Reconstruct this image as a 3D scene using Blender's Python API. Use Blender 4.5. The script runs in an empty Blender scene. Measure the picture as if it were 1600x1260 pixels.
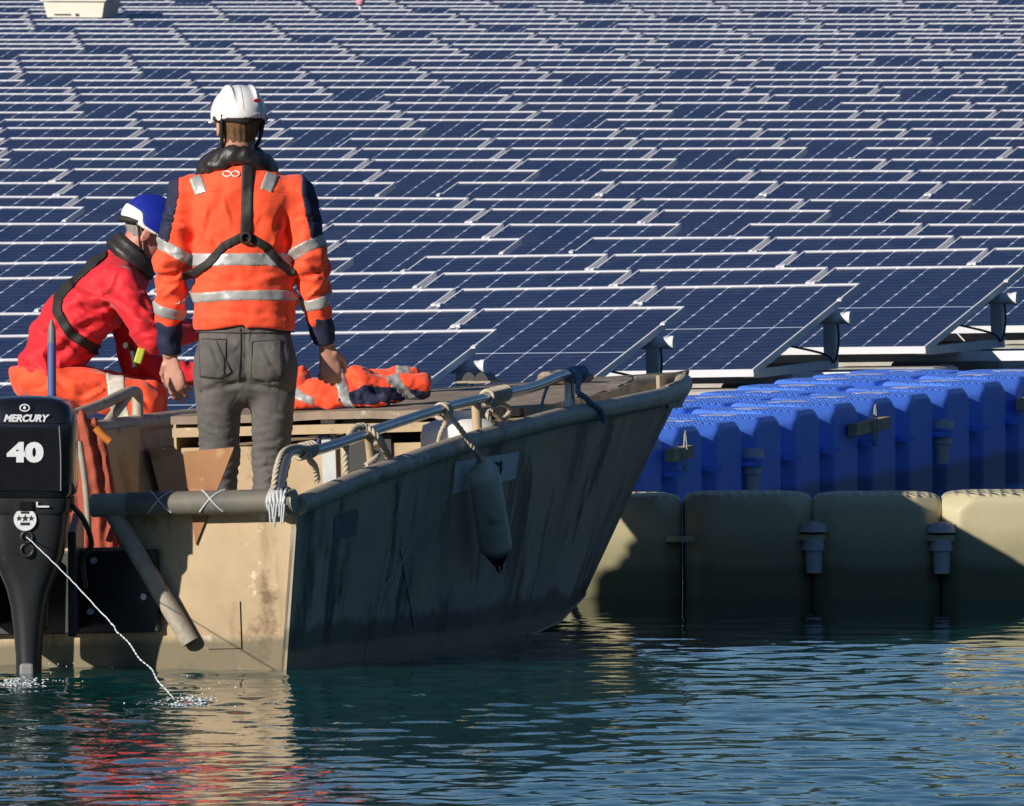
import bpy, bmesh, math, random
import numpy as np
from mathutils import Vector, Matrix, Euler

random.seed(7)
RNG = np.random.default_rng(11)
SC = bpy.context.scene
COL = SC.collection
R = math.radians

# ------------------------------------------------------------------ camera
CAM_H = 3.31          # metres above the water
FPX = 30000.0         # focal length in photo pixels (1600 wide)
PITCH = math.atan((630 + 384) / FPX)
cam_data = bpy.data.cameras.new('camera')
cam = bpy.data.objects.new('camera', cam_data)
COL.objects.link(cam)
SC.camera = cam
cam_data.sensor_width = 36.0
cam_data.lens = 36.0 * FPX / 1600.0
cam_data.clip_start = 1.0
cam_data.clip_end = 6000.0
cam.location = (0, 0, CAM_H)
cam.rotation_euler = (math.pi / 2 - PITCH, 0, 0)
cam_data.dof.use_dof = True
cam_data.dof.focus_distance = 73.0
cam_data.dof.aperture_fstop = 70.0
CAM_M = Matrix.Translation((0, 0, CAM_H)) @ Euler((math.pi / 2 - PITCH, 0, 0)).to_matrix().to_4x4()

# ------------------------------------------------------------------ light
SUN_TO = Vector((-1.18, -1.0, 0.62)).normalized()      # direction towards the sun
world = bpy.data.worlds.new('World')
SC.world = world
world.use_nodes = True
wn = world.node_tree
wn.nodes.clear()
sky = wn.nodes.new('ShaderNodeTexSky')
sky.sky_type = 'NISHITA'
sky.sun_disc = False
sky.sun_elevation = math.asin(SUN_TO.z)
sky.sun_rotation = math.atan2(SUN_TO.x, SUN_TO.y) % (2 * math.pi)
sky.altitude = 1500
sky.air_density = 1.0
sky.dust_density = 0.0
sky.ozone_density = 5.0
bg = wn.nodes.new('ShaderNodeBackground')
bg.inputs['Strength'].default_value = 0.066
wo = wn.nodes.new('ShaderNodeOutputWorld')
wn.links.new(sky.outputs[0], bg.inputs[0])
wn.links.new(bg.outputs[0], wo.inputs[0])
sun_data = bpy.data.lights.new('sun', 'SUN')
sun_data.energy = 5.0
sun_data.angle = R(0.55)
sun_data.color = (1.0, 0.93, 0.82)
sun = bpy.data.objects.new('sun', sun_data)
COL.objects.link(sun)
sun.rotation_euler = (-SUN_TO).to_track_quat('-Z', 'Y').to_euler()
sun.location = (-20, 40, 30)
SC.view_settings.view_transform = 'Standard'
SC.view_settings.look = 'None'
SC.view_settings.exposure = 0.16
SC.view_settings.gamma = 1.0
SC.view_settings.use_curve_mapping = False
SC.render.engine = 'CYCLES'

# ------------------------------------------------------------------ helpers
def ray(px, py):
    v = CAM_M.to_3x3() @ Vector(((px - 800) / FPX, -(py - 630) / FPX, -1.0))
    return v
def wp(px, py, d):
    """photo pixel -> point on the upright plane y = d"""
    v = ray(px, py)
    return Vector((0, 0, CAM_H)) + v * (d / v.y)
def wz(px, py, z=0.0):
    v = ray(px, py)
    return Vector((0, 0, CAM_H)) + v * ((z - CAM_H) / v.z)
def to_px(p):
    q = CAM_M.inverted() @ Vector(p)
    return (800 + FPX * q.x / -q.z, 630 - FPX * q.y / -q.z)

def tag(o, label=None, cat=None, group=None, kind=None):
    if label: o['label'] = label
    if cat: o['category'] = cat
    if group: o['group'] = group
    if kind: o['kind'] = kind
    return o
def empty(name, loc=(0, 0, 0), rot=(0, 0, 0), **k):
    o = bpy.data.objects.new(name, None)
    o.empty_display_size = 0.1
    o.location = loc
    o.rotation_euler = rot
    COL.objects.link(o)
    return tag(o, **k)
def link_mesh(name, me, parent=None, loc=None, rot=None, **k):
    o = bpy.data.objects.new(name, me)
    COL.objects.link(o)
    if parent: o.parent = parent
    if loc is not None: o.location = loc
    if rot is not None: o.rotation_euler = rot
    return tag(o, **k)
def mesh_from(name, v, f, mats=None, smooth=False):
    me = bpy.data.meshes.new(name)
    me.from_pydata([tuple(map(float, p)) for p in v], [], [tuple(map(int, q)) for q in f])
    for m in (mats if isinstance(mats, (list, tuple)) else [mats]):
        if m: me.materials.append(m)
    if smooth:
        me.polygons.foreach_set('use_smooth', [True] * len(me.polygons))
    me.update()
    return me

class MB:
    """collects shapes for one mesh"""
    def __init__(s):
        s.v = []; s.f = []; s.sm = []; s.mi = []
        s.cur = 0
    def add(s, v, f, smooth=False):
        n = len(s.v)
        s.v += [tuple(p) for p in v]
        s.f += [tuple(i + n for i in q) for q in f]
        s.sm += [smooth] * len(f)
        s.mi += [s.cur] * len(f)
        return s
    def box(s, c, size, rot=None, ch=0.0):
        hx, hy, hz = [a / 2 for a in size]
        if ch <= 0:
            v = [Vector((x, y, z)) for x in (-hx, hx) for y in (-hy, hy) for z in (-hz, hz)]
            f = [(0, 1, 3, 2), (4, 6, 7, 5), (0, 4, 5, 1), (2, 3, 7, 6), (0, 2, 6, 4), (1, 5, 7, 3)]
        else:
            bm = bmesh.new()
            bmesh.ops.create_cube(bm, size=1)
            for q in bm.verts: q.co = Vector((q.co.x * size[0], q.co.y * size[1], q.co.z * size[2]))
            bmesh.ops.bevel(bm, geom=bm.edges[:], offset=ch, segments=2, affect='EDGES', profile=0.5)
            bm.verts.index_update()
            v = [q.co.copy() for q in bm.verts]
            f = [[w.index for w in q.verts] for q in bm.faces]
            bm.free()
        if rot is not None:
            M = rot if isinstance(rot, Matrix) else Euler(rot).to_matrix()
            v = [M @ p for p in v]
        c = Vector(c)
        return s.add([p + c for p in v], f)
    def rings(s, rings, caps=True, smooth=True, closed=True):
        n = len(rings[0]); b = len(s.v); v = []; f = []
        for r in rings: v += list(r)
        for i in range(len(rings) - 1):
            for j in range(n if closed else n - 1):
                k = (j + 1) % n
                f.append((i * n + j, i * n + k, (i + 1) * n + k, (i + 1) * n + j))
        s.add(v, f, smooth)
        if caps and closed:
            s.add(rings[0][::-1], [tuple(range(n))], False)
            s.add(rings[-1], [tuple(range(n))], False)
        return s
    def tube(s, pts, r, n=10, caps=True, closed=False):
        pts = [Vector(p) for p in pts]
        m = len(pts)
        rr = r if isinstance(r, (list, tuple)) else [r] * m
        T = []
        for i in range(m):
            a = pts[i - 1] if (i > 0 or closed) else pts[0]
            b = pts[(i + 1) % m] if (i < m - 1 or closed) else pts[-1]
            t = (b - a)
            T.append(t.normalized() if t.length > 1e-9 else Vector((0, 0, 1)))
        up = Vector((0, 0, 1)) if abs(T[0].z) < 0.9 else Vector((1, 0, 0))
        N = (up - T[0] * up.dot(T[0])).normalized()
        rings = []
        for i in range(m):
            N = (N - T[i] * N.dot(T[i]))
            N = N.normalized() if N.length > 1e-6 else T[i].orthogonal().normalized()
            B = T[i].cross(N)
            rings.append([pts[i] + (N * math.cos(a) + B * math.sin(a)) * rr[i] for a in [2 * math.pi * k / n for k in range(n)]])
        if closed: rings.append(rings[0])
        return s.rings(rings, caps and not closed)
    def cyl(s, a, b, ra, rb=None, n=16):
        return s.tube([a, b], [ra, ra if rb is None else rb], n)
    def prism(s, poly, off):
        """poly: list of 3D points; extruded by the vector off"""
        off = Vector(off); n = len(poly)
        a = [Vector(p) for p in poly]; b = [p + off for p in a]
        f = [tuple(range(n))[::-1], tuple(range(n, 2 * n))] + [(i, (i + 1) % n, (i + 1) % n + n, i + n) for i in range(n)]
        return s.add(a + b, f)
    def ball(s, c, r, seg=10, rng=6, sc=(1, 1, 1)):
        c = Vector(c); rings = []
        for i in range(rng + 1):
            ph = math.pi * i / rng
            q = max(math.sin(ph), 1e-3)
            rings.append([c + Vector((r * sc[0] * q * math.cos(a), r * sc[1] * q * math.sin(a), -r * sc[2] * math.cos(ph))) for a in [2 * math.pi * k / seg for k in range(seg)]])
        return s.rings(rings, True, True)
    def mesh(s, name, mats):
        me = mesh_from(name, s.v, s.f, mats)
        me.polygons.foreach_set('use_smooth', s.sm)
        me.polygons.foreach_set('material_index', s.mi)
        bm = bmesh.new(); bm.from_mesh(me)
        bmesh.ops.recalc_face_normals(bm, faces=bm.faces[:])
        bm.to_mesh(me); bm.free()
        me.update()
        return me
    def obj(s, name, mats, parent=None, bevel=0, **k):
        kk = {q: k.pop(q) for q in ('loc', 'rot') if q in k}
        o = link_mesh(name, s.mesh(name, mats), parent, **kk)
        if bevel:
            b = o.modifiers.new('bevel', 'BEVEL'); b.width = bevel; b.segments = 2; b.limit_method = 'ANGLE'; b.angle_limit = R(40)
        return tag(o, **k)

def spline(pts, n=8):
    """Catmull-Rom through points"""
    P = [Vector(p) for p in pts]
    out = []
    for i in range(len(P) - 1):
        p0 = P[max(i - 1, 0)]; p1 = P[i]; p2 = P[i + 1]; p3 = P[min(i + 2, len(P) - 1)]
        for k in range(n):
            t = k / n
            out.append(0.5 * ((2 * p1) + (p2 - p0) * t + (2 * p0 - 5 * p1 + 4 * p2 - p3) * t * t + (3 * p1 - p0 - 3 * p2 + p3) * t ** 3))
    out.append(P[-1])
    return out
def rope(mb, pts, r, turns_per_m=18, n=6):
    """three twisted strands along a path"""
    path = spline(pts, 14)
    L = 0; T = []
    acc = [0]
    for i in range(1, len(path)):
        L += (path[i] - path[i - 1]).length; acc.append(L)
    up = Vector((0.3, 0.1, 1)).normalized()
    for st in range(3):
        q = []
        N = None
        for i, p in enumerate(path):
            t = (path[min(i + 1, len(path) - 1)] - path[max(i - 1, 0)]).normalized()
            N = (up if N is None else N); N = (N - t * N.dot(t)).normalized(); B = t.cross(N)
            a = 2 * math.pi * (st / 3 + acc[i] * turns_per_m)
            q.append(p + (N * math.cos(a) + B * math.sin(a)) * r * 0.52)
        mb.tube(q, r * 0.58, n)
    return mb

# ------------------------------------------------------------------ materials
MATS = {}
def pmat(name, col, rough=0.5, metal=0.0, var=None, bump=None, spec=0.5, col2=None, wear=None, coord='Object', coat=0.0, sheen=0.0, sss=0.0, crease=None, zstain=None):
    """col2/var=(scale, amount, stretch): cloudy variation; wear=(colour, scale, threshold, softness): stains with edges; bump=(scale, strength, distance)"""
    m = bpy.data.materials.new(name); m.use_nodes = True
    nt = m.node_tree; N = nt.nodes; Lk = nt.links
    b = N['Principled BSDF']
    b.inputs['Roughness'].default_value = rough
    b.inputs['Metallic'].default_value = metal
    b.inputs['Specular IOR Level'].default_value = spec
    if coat: b.inputs['Coat Weight'].default_value = coat; b.inputs['Coat Roughness'].default_value = 0.12
    if sheen: b.inputs['Sheen Weight'].default_value = sheen
    if sss:
        b.inputs['Subsurface Weight'].default_value = sss; b.inputs['Subsurface Radius'].default_value = (0.02, 0.008, 0.005)
    b.inputs['Base Color'].default_value = (*col, 1)
    tc = N.new('ShaderNodeTexCoord')
    src = None
    def noise(scale, detail=4, stretch=None, seed=0.0):
        mp = N.new('ShaderNodeMapping')
        mp.inputs['Location'].default_value = (seed, seed * 1.7, seed * 0.3)
        if stretch: mp.inputs['Scale'].default_value = stretch
        Lk.new(tc.outputs[coord], mp.inputs[0])
        n = N.new('ShaderNodeTexNoise'); n.inputs['Scale'].default_value = scale; n.inputs['Detail'].default_value = detail
        n.inputs['Roughness'].default_value = 0.62
        Lk.new(mp.outputs[0], n.inputs[0]); return n
    if var:
        n = noise(var[0], 5, var[2] if len(var) > 2 else None)
        rm = N.new('ShaderNodeMapRange'); rm.inputs[1].default_value = 0.3; rm.inputs[2].default_value = 0.7
        rm.inputs[3].default_value = 0; rm.inputs[4].default_value = var[1]
        Lk.new(n.outputs[0], rm.inputs[0])
        mx = N.new('ShaderNodeMix'); mx.data_type = 'RGBA'
        mx.inputs['A'].default_value = (*col, 1); mx.inputs['B'].default_value = (*(col2 or [c * 0.5 for c in col]), 1)
        Lk.new(rm.outputs[0], mx.inputs['Factor'])
        src = mx.outputs['Result']
    for wi, w in enumerate(wear or []):
        n = noise(w[1], 8, w[4] if len(w) > 4 else None, 3.1 + wi)
        rm = N.new('ShaderNodeMapRange'); rm.inputs[1].default_value = w[2]; rm.inputs[2].default_value = w[2] + w[3]
        Lk.new(n.outputs[0], rm.inputs[0])
        mx = N.new('ShaderNodeMix'); mx.data_type = 'RGBA'
        if src: Lk.new(src, mx.inputs['A'])
        else: mx.inputs['A'].default_value = (*col, 1)
        mx.inputs['B'].default_value = (*w[0], 1)
        Lk.new(rm.outputs[0], mx.inputs['Factor'])
        src = mx.outputs['Result']
    for zs in (zstain or []):      # (colour, height, softness, raggedness, amount): grime that reaches up to a ragged line
        sp = N.new('ShaderNodeSeparateXYZ'); Lk.new(tc.outputs['Object'], sp.inputs[0])
        n = noise(5, 7, (1, 1, .35), 5.0)
        ma = N.new('ShaderNodeMath'); ma.operation = 'MULTIPLY_ADD'; Lk.new(n.outputs[0], ma.inputs[0]); ma.inputs[1].default_value = -zs[3]; Lk.new(sp.outputs[2], ma.inputs[2])
        rm = N.new('ShaderNodeMapRange'); rm.inputs[1].default_value = zs[1] - zs[3] * .5 + zs[2]; rm.inputs[2].default_value = zs[1] - zs[3] * .5; rm.inputs[3].default_value = 0; rm.inputs[4].default_value = zs[4]
        Lk.new(ma.outputs[0], rm.inputs[0])
        mx = N.new('ShaderNodeMix'); mx.data_type = 'RGBA'
        if src: Lk.new(src, mx.inputs['A'])
        else: mx.inputs['A'].default_value = (*col, 1)
        mx.inputs['B'].default_value = (*zs[0], 1); Lk.new(rm.outputs[0], mx.inputs['Factor']); src = mx.outputs['Result']
    if src: Lk.new(src, b.inputs['Base Color'])
    if bump:
        n = noise(bump[0], 6, bump[3] if len(bump) > 3 else None, 9.0)
        bp = N.new('ShaderNodeBump'); bp.inputs['Strength'].default_value = bump[1]; bp.inputs['Distance'].default_value = bump[2]
        Lk.new(n.outputs[0], bp.inputs['Height']); Lk.new(bp.outputs[0], b.inputs['Normal'])
        if crease:                 # (scale, distance): sharp cloth creases
            n2 = noise(crease[0], 3, crease[2] if len(crease) > 2 else None, 1.7); n2.noise_type = 'RIDGED_MULTIFRACTAL'; n2.inputs['Distortion'].default_value = 0.6
            b2 = N.new('ShaderNodeBump'); b2.inputs['Strength'].default_value = 0.8; b2.inputs['Distance'].default_value = crease[1]; b2.invert = True
            Lk.new(n2.outputs[0], b2.inputs['Height']); Lk.new(bp.outputs[0], b2.inputs['Normal']); Lk.new(b2.outputs[0], b.inputs['Normal'])
    MATS[name] = m
    return m

ONES = ['', 'first', 'second', 'third', 'fourth', 'fifth', 'sixth', 'seventh', 'eighth', 'ninth', 'tenth', 'eleventh', 'twelfth', 'thirteenth',
        'fourteenth', 'fifteenth', 'sixteenth', 'seventeenth', 'eighteenth', 'nineteenth']
def ordinal(n):
    if n < 20: return ONES[n]
    t = {2: 'twent', 3: 'thirt', 4: 'fort', 5: 'fift'}[n // 10]
    return t + 'ieth' if n % 10 == 0 else t + 'y-' + ONES[n % 10]

# ================================================================== THE SETTING
# ---- water: one sheet, fine in front of the camera where ripples can be seen, coarse to the horizon
def water():
    m = bpy.data.materials.new('lake_water'); m.use_nodes = True
    nt = m.node_tree; N = nt.nodes; b = N['Principled BSDF']
    b.inputs['Base Color'].default_value = (0.003, 0.052, 0.050, 1)
    b.inputs['Roughness'].default_value = 0.03
    b.inputs['IOR'].default_value = 1.33
    tc = N.new('ShaderNodeTexCoord')
    mp = N.new('ShaderNodeMapping'); mp.inputs['Scale'].default_value = (1.0, 0.55, 1)
    n1 = N.new('ShaderNodeTexNoise'); n1.inputs['Scale'].default_value = 14; n1.inputs['Detail'].default_value = 3
    bp = N.new('ShaderNodeBump'); bp.inputs['Strength'].default_value = 0.45; bp.inputs['Distance'].default_value = 0.003
    nt.links.new(tc.outputs['Object'], mp.inputs[0]); nt.links.new(mp.outputs[0], n1.inputs[0])
    nt.links.new(n1.outputs[0], bp.inputs['Height']); nt.links.new(bp.outputs[0], b.inputs['Normal'])
    xs = np.concatenate([[-3000, -900, -300, -100, -40, -16, -8, -6], np.arange(-4.6, 4.6, 0.026), [6, 8, 16, 40, 100, 300, 900, 3000]])
    ys = np.concatenate([[-1500, -400, -100, 0, 30, 45, 52], np.arange(56, 82, 0.034), np.arange(82.1, 98, 0.12), [101, 106, 115, 130, 160, 220, 320, 600, 1200, 3000]])
    X, Y = np.meshgrid(xs, ys, indexing='ij')
    Z = np.zeros_like(X)
    rs = np.random.default_rng(5)
    for i in range(70):
        lam = 0.10 * (6.0 ** rs.random())
        th = rs.normal(math.pi / 2 + 0.25, 0.62)
        k = 2 * math.pi / lam
        a = 0.0095 * lam ** 0.9 * (0.5 + rs.random())
        ph = rs.random() * 7
        Z += a * np.sin(k * (X * math.cos(th) + Y * math.sin(th)) + ph)
    # gusts: patches of livelier and of calmer water; calm in the lee of the boat and the floats
    g = 0.5 + 0.5 * np.sin(X * 0.9 + Y * 0.55 + 1.0) * np.sin(Y * 0.8 - X * 0.35 + 0.4)
    amp = 0.40 + 0.65 * g
    lee = np.clip((75.6 - Y) / 7.0, 0.16, 1.0)
    amp = amp * lee
    fade = np.clip((X + 6) / 1.4, 0, 1) * np.clip((6 - X) / 1.4, 0, 1) * np.clip((Y - 52) / 4, 0, 1) * np.clip((98 - Y) / 6, 0, 1)
    Z *= amp * fade * WAVE
    # rings round the place where the cooling water falls in
    c = wz(296, 1098)
    rr = np.hypot(X - c.x, Y - c.y)
    Z += 0.0022 * np.sin(rr * 2 * math.pi / 0.14) * np.exp(-(rr / 0.55) ** 2) * fade
    nx, ny = X.shape
    V = np.stack([X.ravel(), Y.ravel(), Z.ravel()], 1).astype(np.float32)
    I = np.arange(nx * ny).reshape(nx, ny)
    F = np.stack([I[:-1, :-1].ravel(), I[1:, :-1].ravel(), I[1:, 1:].ravel(), I[:-1, 1:].ravel()], 1).astype(np.int32)
    me = bpy.data.meshes.new('water')
    me.vertices.add(len(V)); me.vertices.foreach_set('co', V.ravel())
    me.loops.add(F.size); me.loops.foreach_set('vertex_index', F.ravel())
    me.polygons.add(len(F)); me.polygons.foreach_set('loop_start', np.arange(0, F.size, 4, dtype=np.int32))
    me.polygons.foreach_set('use_smooth', np.ones(len(F), bool))
    me.materials.append(m); me.update(); me.validate()
    link_mesh('water', me, kind='structure')
WAVE = 0.215
water()

# ---- wooded banks round the lake, above the top of the picture: the ripples mirror them
def hills():
    m = pmat('hill_woods', (0.010, 0.022, 0.012), 0.9, var=(0.03, 1.0), col2=(0.028, 0.04, 0.02), bump=(0.2, 1.0, 3.0))
    n = 160; rings = []
    for j, (d, h) in enumerate([(520, -2), (545, 5), (590, 34), (660, 62), (780, 85), (1000, 95), (1300, -5)]):
        ring = []
        for i in range(n):
            a = 2 * math.pi * i / n
            w = 1 + 0.22 * math.sin(3 * a + 1) + 0.13 * math.sin(7 * a + 2 + j) + 0.07 * math.sin(19 * a + j * 2)
            ring.append((d * math.cos(a), 90 + d * math.sin(a), h * w if h > 0 else h))
        rings.append(ring)
    mb = MB(); mb.rings(rings, caps=False)
    mb.obj('hills', m, kind='structure')
hills()

# ================================================================== THE SOLAR FIELD
PSI = R(16.5)                     # the rows lie turned by this angle
UX = Vector((math.cos(PSI), -math.sin(PSI), 0)); VX = Vector((math.sin(PSI), math.cos(PSI), 0))
PITCH_ROW = 3.256; PW = 1.041; PL = 2.07; TILT = R(10.5); SMALL = 0.038; BIG = 0.417
ZTOP = 0.607
E0 = wp(1348, 443, 98.0); E0.z = 0
ROW_Y = {-4: 581, -3: 545, -2: 507, -1: 476, 0: 443.1, 1: 417.8, 2: 392.2, 3: 370, 4: 349, 5: 327.3, 6: 310.6, 7: 283.4, 8: 265, 9: 248.1, 10: 230.3, 11: 215.3, 12: 200.6,
         13: 185.6, 14: 172.5, 15: 159.9, 16: 147.2, 17: 135, 18: 123.8, 19: 112.5, 20: 104.6, 21: 92.8, 22: 84.9, 23: 76.5, 24: 68.4, 25: 59.6, 26: 51.6, 27: 45, 28: 36.6}
def row_shape(n):
    Ym = 23900.0 / (28.9 + n)
    yo = ROW_Y.get(n, Ym - 384)
    s = Ym / 2.703
    dz = max(-0.06, min(0.06, (Ym - 384 - yo) / s))
    tgt = {-4: -.012, -3: -.012, -2: -.013, -1: -.010, 0: -.013, 1: -.0117, 2: -.014, 3: -.007, 4: 0.0, 5: .0035, 6: .0035}.get(n, 0.0015 * math.sin(n * 1.7))
    m = Ym * math.tan(PSI) / FPX - tgt
    return dz, m

def panel_material():
    m = bpy.data.materials.new('solar_cells'); m.use_nodes = True
    nt = m.node_tree; N = nt.nodes; L = nt.links; b = N['Principled BSDF']
    b.inputs['Roughness'].default_value = 0.10; b.inputs['IOR'].default_value = 1.5; b.inputs['Specular IOR Level'].default_value = 0.11
    uv = N.new('ShaderNodeUVMap'); sp = N.new('ShaderNodeSeparateXYZ'); L.new(uv.outputs[0], sp.inputs[0])
    def M(op, a, c=None, clamp=False):
        q = N.new('ShaderNodeMath'); q.operation = op; q.use_clamp = clamp
        for i, x in enumerate((a, c)):
            if x is None: continue
            if isinstance(x, (int, float)): q.inputs[i].default_value = x
            else: L.new(x, q.inputs[i])
        return q.outputs[0]
    def edge(x, cell):       # distance in metres to the nearest multiple of cell
        q = M('FRACT', M('DIVIDE', x, cell)); return M('MULTIPLY', M('MINIMUM', q, M('SUBTRACT', 1.0, q)), cell)
    cw = PW_IN / 6; ch = PL_IN / 24
    du = edge(sp.outputs[0], cw); dv = edge(sp.outputs[1], ch); dv2 = edge(sp.outputs[1], ch * 2)
    mid = M('ABSOLUTE', M('SUBTRACT', sp.outputs[1], PL_IN / 2))
    line_u = M('LESS_THAN', du, 0.0028)
    dia = M('LESS_THAN', M('ADD', du, M('MULTIPLY', dv2, 0.28)), 0.0095)
    line_v = M('LESS_THAN', dv, 0.0016)
    line_m = M('LESS_THAN', mid, 0.0085)
    bus = M('LESS_THAN', edge(sp.outputs[0], cw / 9), 0.0005)
    w = M('MAXIMUM', M('MAXIMUM', M('MULTIPLY', line_u, 0.7), dia), M('MAXIMUM', M('MULTIPLY', line_v, 0.22), line_m))
    w = M('MAXIMUM', w, M('MULTIPLY', bus, 0.10))
    oi = N.new('ShaderNodeObjectInfo')
    mx0 = N.new('ShaderNodeMix'); mx0.data_type = 'RGBA'
    mx0.inputs['A'].default_value = (0.006, 0.013, 0.060, 1); mx0.inputs['B'].default_value = (0.012, 0.013, 0.055, 1)
    nz = N.new('ShaderNodeTexNoise'); nz.inputs['Scale'].default_value = 1.3; nz.inputs['Detail'].default_value = 3
    tc = N.new('ShaderNodeTexCoord'); L.new(tc.outputs['Object'], nz.inputs[0])
    L.new(M('ADD', M('MULTIPLY', oi.outputs['Random'], 0.6), M('MULTIPLY', nz.outputs[0], 0.5)), mx0.inputs['Factor'])
    mx = N.new('ShaderNodeMix'); mx.data_type = 'RGBA'
    L.new(mx0.outputs['Result'], mx.inputs['A'])
    mx.inputs['B'].default_value = (0.62, 0.66, 0.78, 1); L.new(w, mx.inputs['Factor'])
    n3 = N.new('ShaderNodeTexNoise'); n3.inputs['Scale'].default_value = 5.5; n3.inputs['Detail'].default_value = 9; n3.inputs['Roughness'].default_value = .7
    va = N.new('ShaderNodeVectorMath'); va.operation = 'ADD'; g = N.new('ShaderNodeNewGeometry'); L.new(g.outputs['Position'], va.inputs[0]); L.new(va.outputs[0], n3.inputs[0])
    spot = N.new('ShaderNodeMapRange'); spot.inputs[1].default_value = .735; spot.inputs[2].default_value = .75; L.new(n3.outputs[0], spot.inputs[0])
    dust = N.new('ShaderNodeMapRange'); dust.inputs[1].default_value = .45; dust.inputs[2].default_value = .75; dust.inputs[4].default_value = .05; L.new(n3.outputs[0], dust.inputs[0])
    mx2 = N.new('ShaderNodeMix'); mx2.data_type = 'RGBA'; L.new(mx.outputs['Result'], mx2.inputs['A']); mx2.inputs['B'].default_value = (.55, .55, .52, 1)
    L.new(M('MAXIMUM', spot.outputs[0], dust.outputs[0]), mx2.inputs['Factor'])
    L.new(mx2.outputs['Result'], b.inputs['Base Color'])
    return m
FRW = 0.009; FRE = 0.020; FRT = 0.037; LIP = 0.006
PW_IN = PW - 2 * FRW; PL_IN = PL - FRW - FRE
M_CELL = panel_material()
M_ALU = pmat('panel_aluminium', (0.80, 0.80, 0.84), 0.42, 0.0, var=(3, 0.5), col2=(0.70, 0.70, 0.76))
M_STEEL = pmat('galvanised_steel', (0.66, 0.67, 0.70), 0.5, 0.1, var=(14, 0.8), col2=(0.48, 0.49, 0.52), bump=(40, 0.15, 0.002))
M_PALEFLOAT = pmat('pale_float_plastic', (0.55, 0.52, 0.46), 0.6, var=(4, 0.9), col2=(0.30, 0.28, 0.24), wear=[((0.25, 0.23, 0.18), 5, 0.62, 0.08)])
M_BLACKRUB = pmat('black_cable', (0.012, 0.012, 0.013), 0.5)
ct, st_ = math.cos(TILT), math.sin(TILT)
def on_panel(x, q, up):           # x across, q up the slope from the low edge, up: off the glass
    return Vector((x, (q - PL) * ct - up * st_, ZTOP - (PL - q) * st_ + up * ct))
def slab(mb, x0, x1, q0, q1, u0, u1):
    v = [on_panel(x, q, u) for x in (x0, x1) for q in (q0, q1) for u in (u0, u1)]
    return mb.add(v, [(0, 1, 3, 2), (4, 6, 7, 5), (0, 4, 5, 1), (2, 3, 7, 6), (0, 2, 6, 4), (1, 5, 7, 3)])
hw = PW / 2
mb = MB()
slab(mb, -hw, hw, 0, FRW, -FRT, 0); slab(mb, -hw, hw, PL - FRE, PL, -FRT, 0)
slab(mb, -hw, -hw + FRW, FRW, PL - FRE, -FRT, 0); slab(mb, hw - FRW, hw, FRW, PL - FRE, -FRT, 0)
ME_FRAME = mb.mesh('frame', M_ALU)
gv = [on_panel(x, q, -LIP) for x, q in ((-hw + FRW, FRW), (hw - FRW, FRW), (hw - FRW, PL - FRE), (-hw + FRW, PL - FRE))]
gv += [on_panel(x, q, -LIP - 0.012) for x, q in ((-hw + FRW, FRW), (hw - FRW, FRW), (hw - FRW, PL - FRE), (-hw + FRW, PL - FRE))]
ME_GLASS = mesh_from('cell_glass', gv, [(0, 1, 2, 3), (7, 6, 5, 4)], M_CELL)
uvl = ME_GLASS.uv_layers.new(name='UVMap')
for li, (u, v) in enumerate([(0, 0), (PW_IN, 0), (PW_IN, PL_IN), (0, PL_IN), (0, PL_IN), (PW_IN, PL_IN), (PW_IN, 0), (0, 0)]): uvl.data[li].uv = (u, v)
# clamps at the low corners of each panel, bright bolt heads seen in the gaps
mb = MB(); p = on_panel(0, PL * 0.80, 0.003)
mb.box(p, (0.022, 0.045, 0.010), (TILT, 0, 0)); ME_CLAMP = mb.mesh('clamp', M_ALU)
# tube under the panel, one post, one base bar, one front foot: the stand
mb = MB(); pq = PL * 0.74; pt = on_panel(0, pq, -FRT - 0.032)
mb.cyl((-hw - 0.015, pt.y, pt.z), (hw + 0.015, pt.y, pt.z), 0.030, n=12)
ME_TUBE = mb.mesh('torque_tube', M_STEEL)
ME_TUBE_END = MB().cyl((-hw - 0.015, pt.y, pt.z), (hw + 0.07, pt.y, pt.z), 0.030, n=12).mesh('torque_tube', M_STEEL)
ZB = 0.185
def post_mesh(x):
    mb = MB(); hgt = pt.z - 0.02 - ZB
    yy = pt.y
    mb.box((x, yy - 0.022, ZB + hgt / 2), (0.056, 0.006, hgt))          # open channel: web and two flanges
    mb.box((x - 0.028, yy + 0.006, ZB + hgt / 2), (0.006, 0.05, hgt))
    mb.box((x + 0.028, yy + 0.006, ZB + hgt / 2), (0.006, 0.05, hgt))
    mb.box((x, yy, pt.z - 0.012), (0.10, 0.085, 0.012))
    return mb.mesh('post', M_STEEL)
def bar_mesh(x):
    mb = MB(); f = on_panel(0, 0.16, 0)
    mb.box((x, (pt.y + f.y) / 2, ZB + 0.022), (0.05, pt.y - f.y + 0.10, 0.044))
    mb.box((x - 0.045, f.y, (ZB + f.z - FRT) / 2 + 0.0), (0.035, 0.11, f.z - FRT - ZB))
    return mb.mesh('base_bar', M_STEEL)
ME_POST = post_mesh(hw - 0.02); ME_BAR = bar_mesh(hw - 0.02)
ME_POST_L = post_mesh(-hw + 0.20); ME_BAR_L = bar_mesh(-hw + 0.20)
mb = MB()
mb.tube(spline([on_panel(hw - 0.3, PL * 0.5, -0.06), (hw - 0.02, pt.y - 0.18, pt.z - 0.17), (hw + 0.02, pt.y - 0.08, pt.z - 0.22), (hw + 0.03, pt.y - 0.02, pt.z - 0.12), (hw + 0.02, pt.y, pt.z - 0.02)], 6), 0.006, 6)
ME_CABLE = mb.mesh('cable', M_BLACKRUB)
mb = MB(); mb.cyl((hw + 0.068, pt.y, pt.z), (hw + 0.09, pt.y, pt.z), 0.034, n=12)
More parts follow.
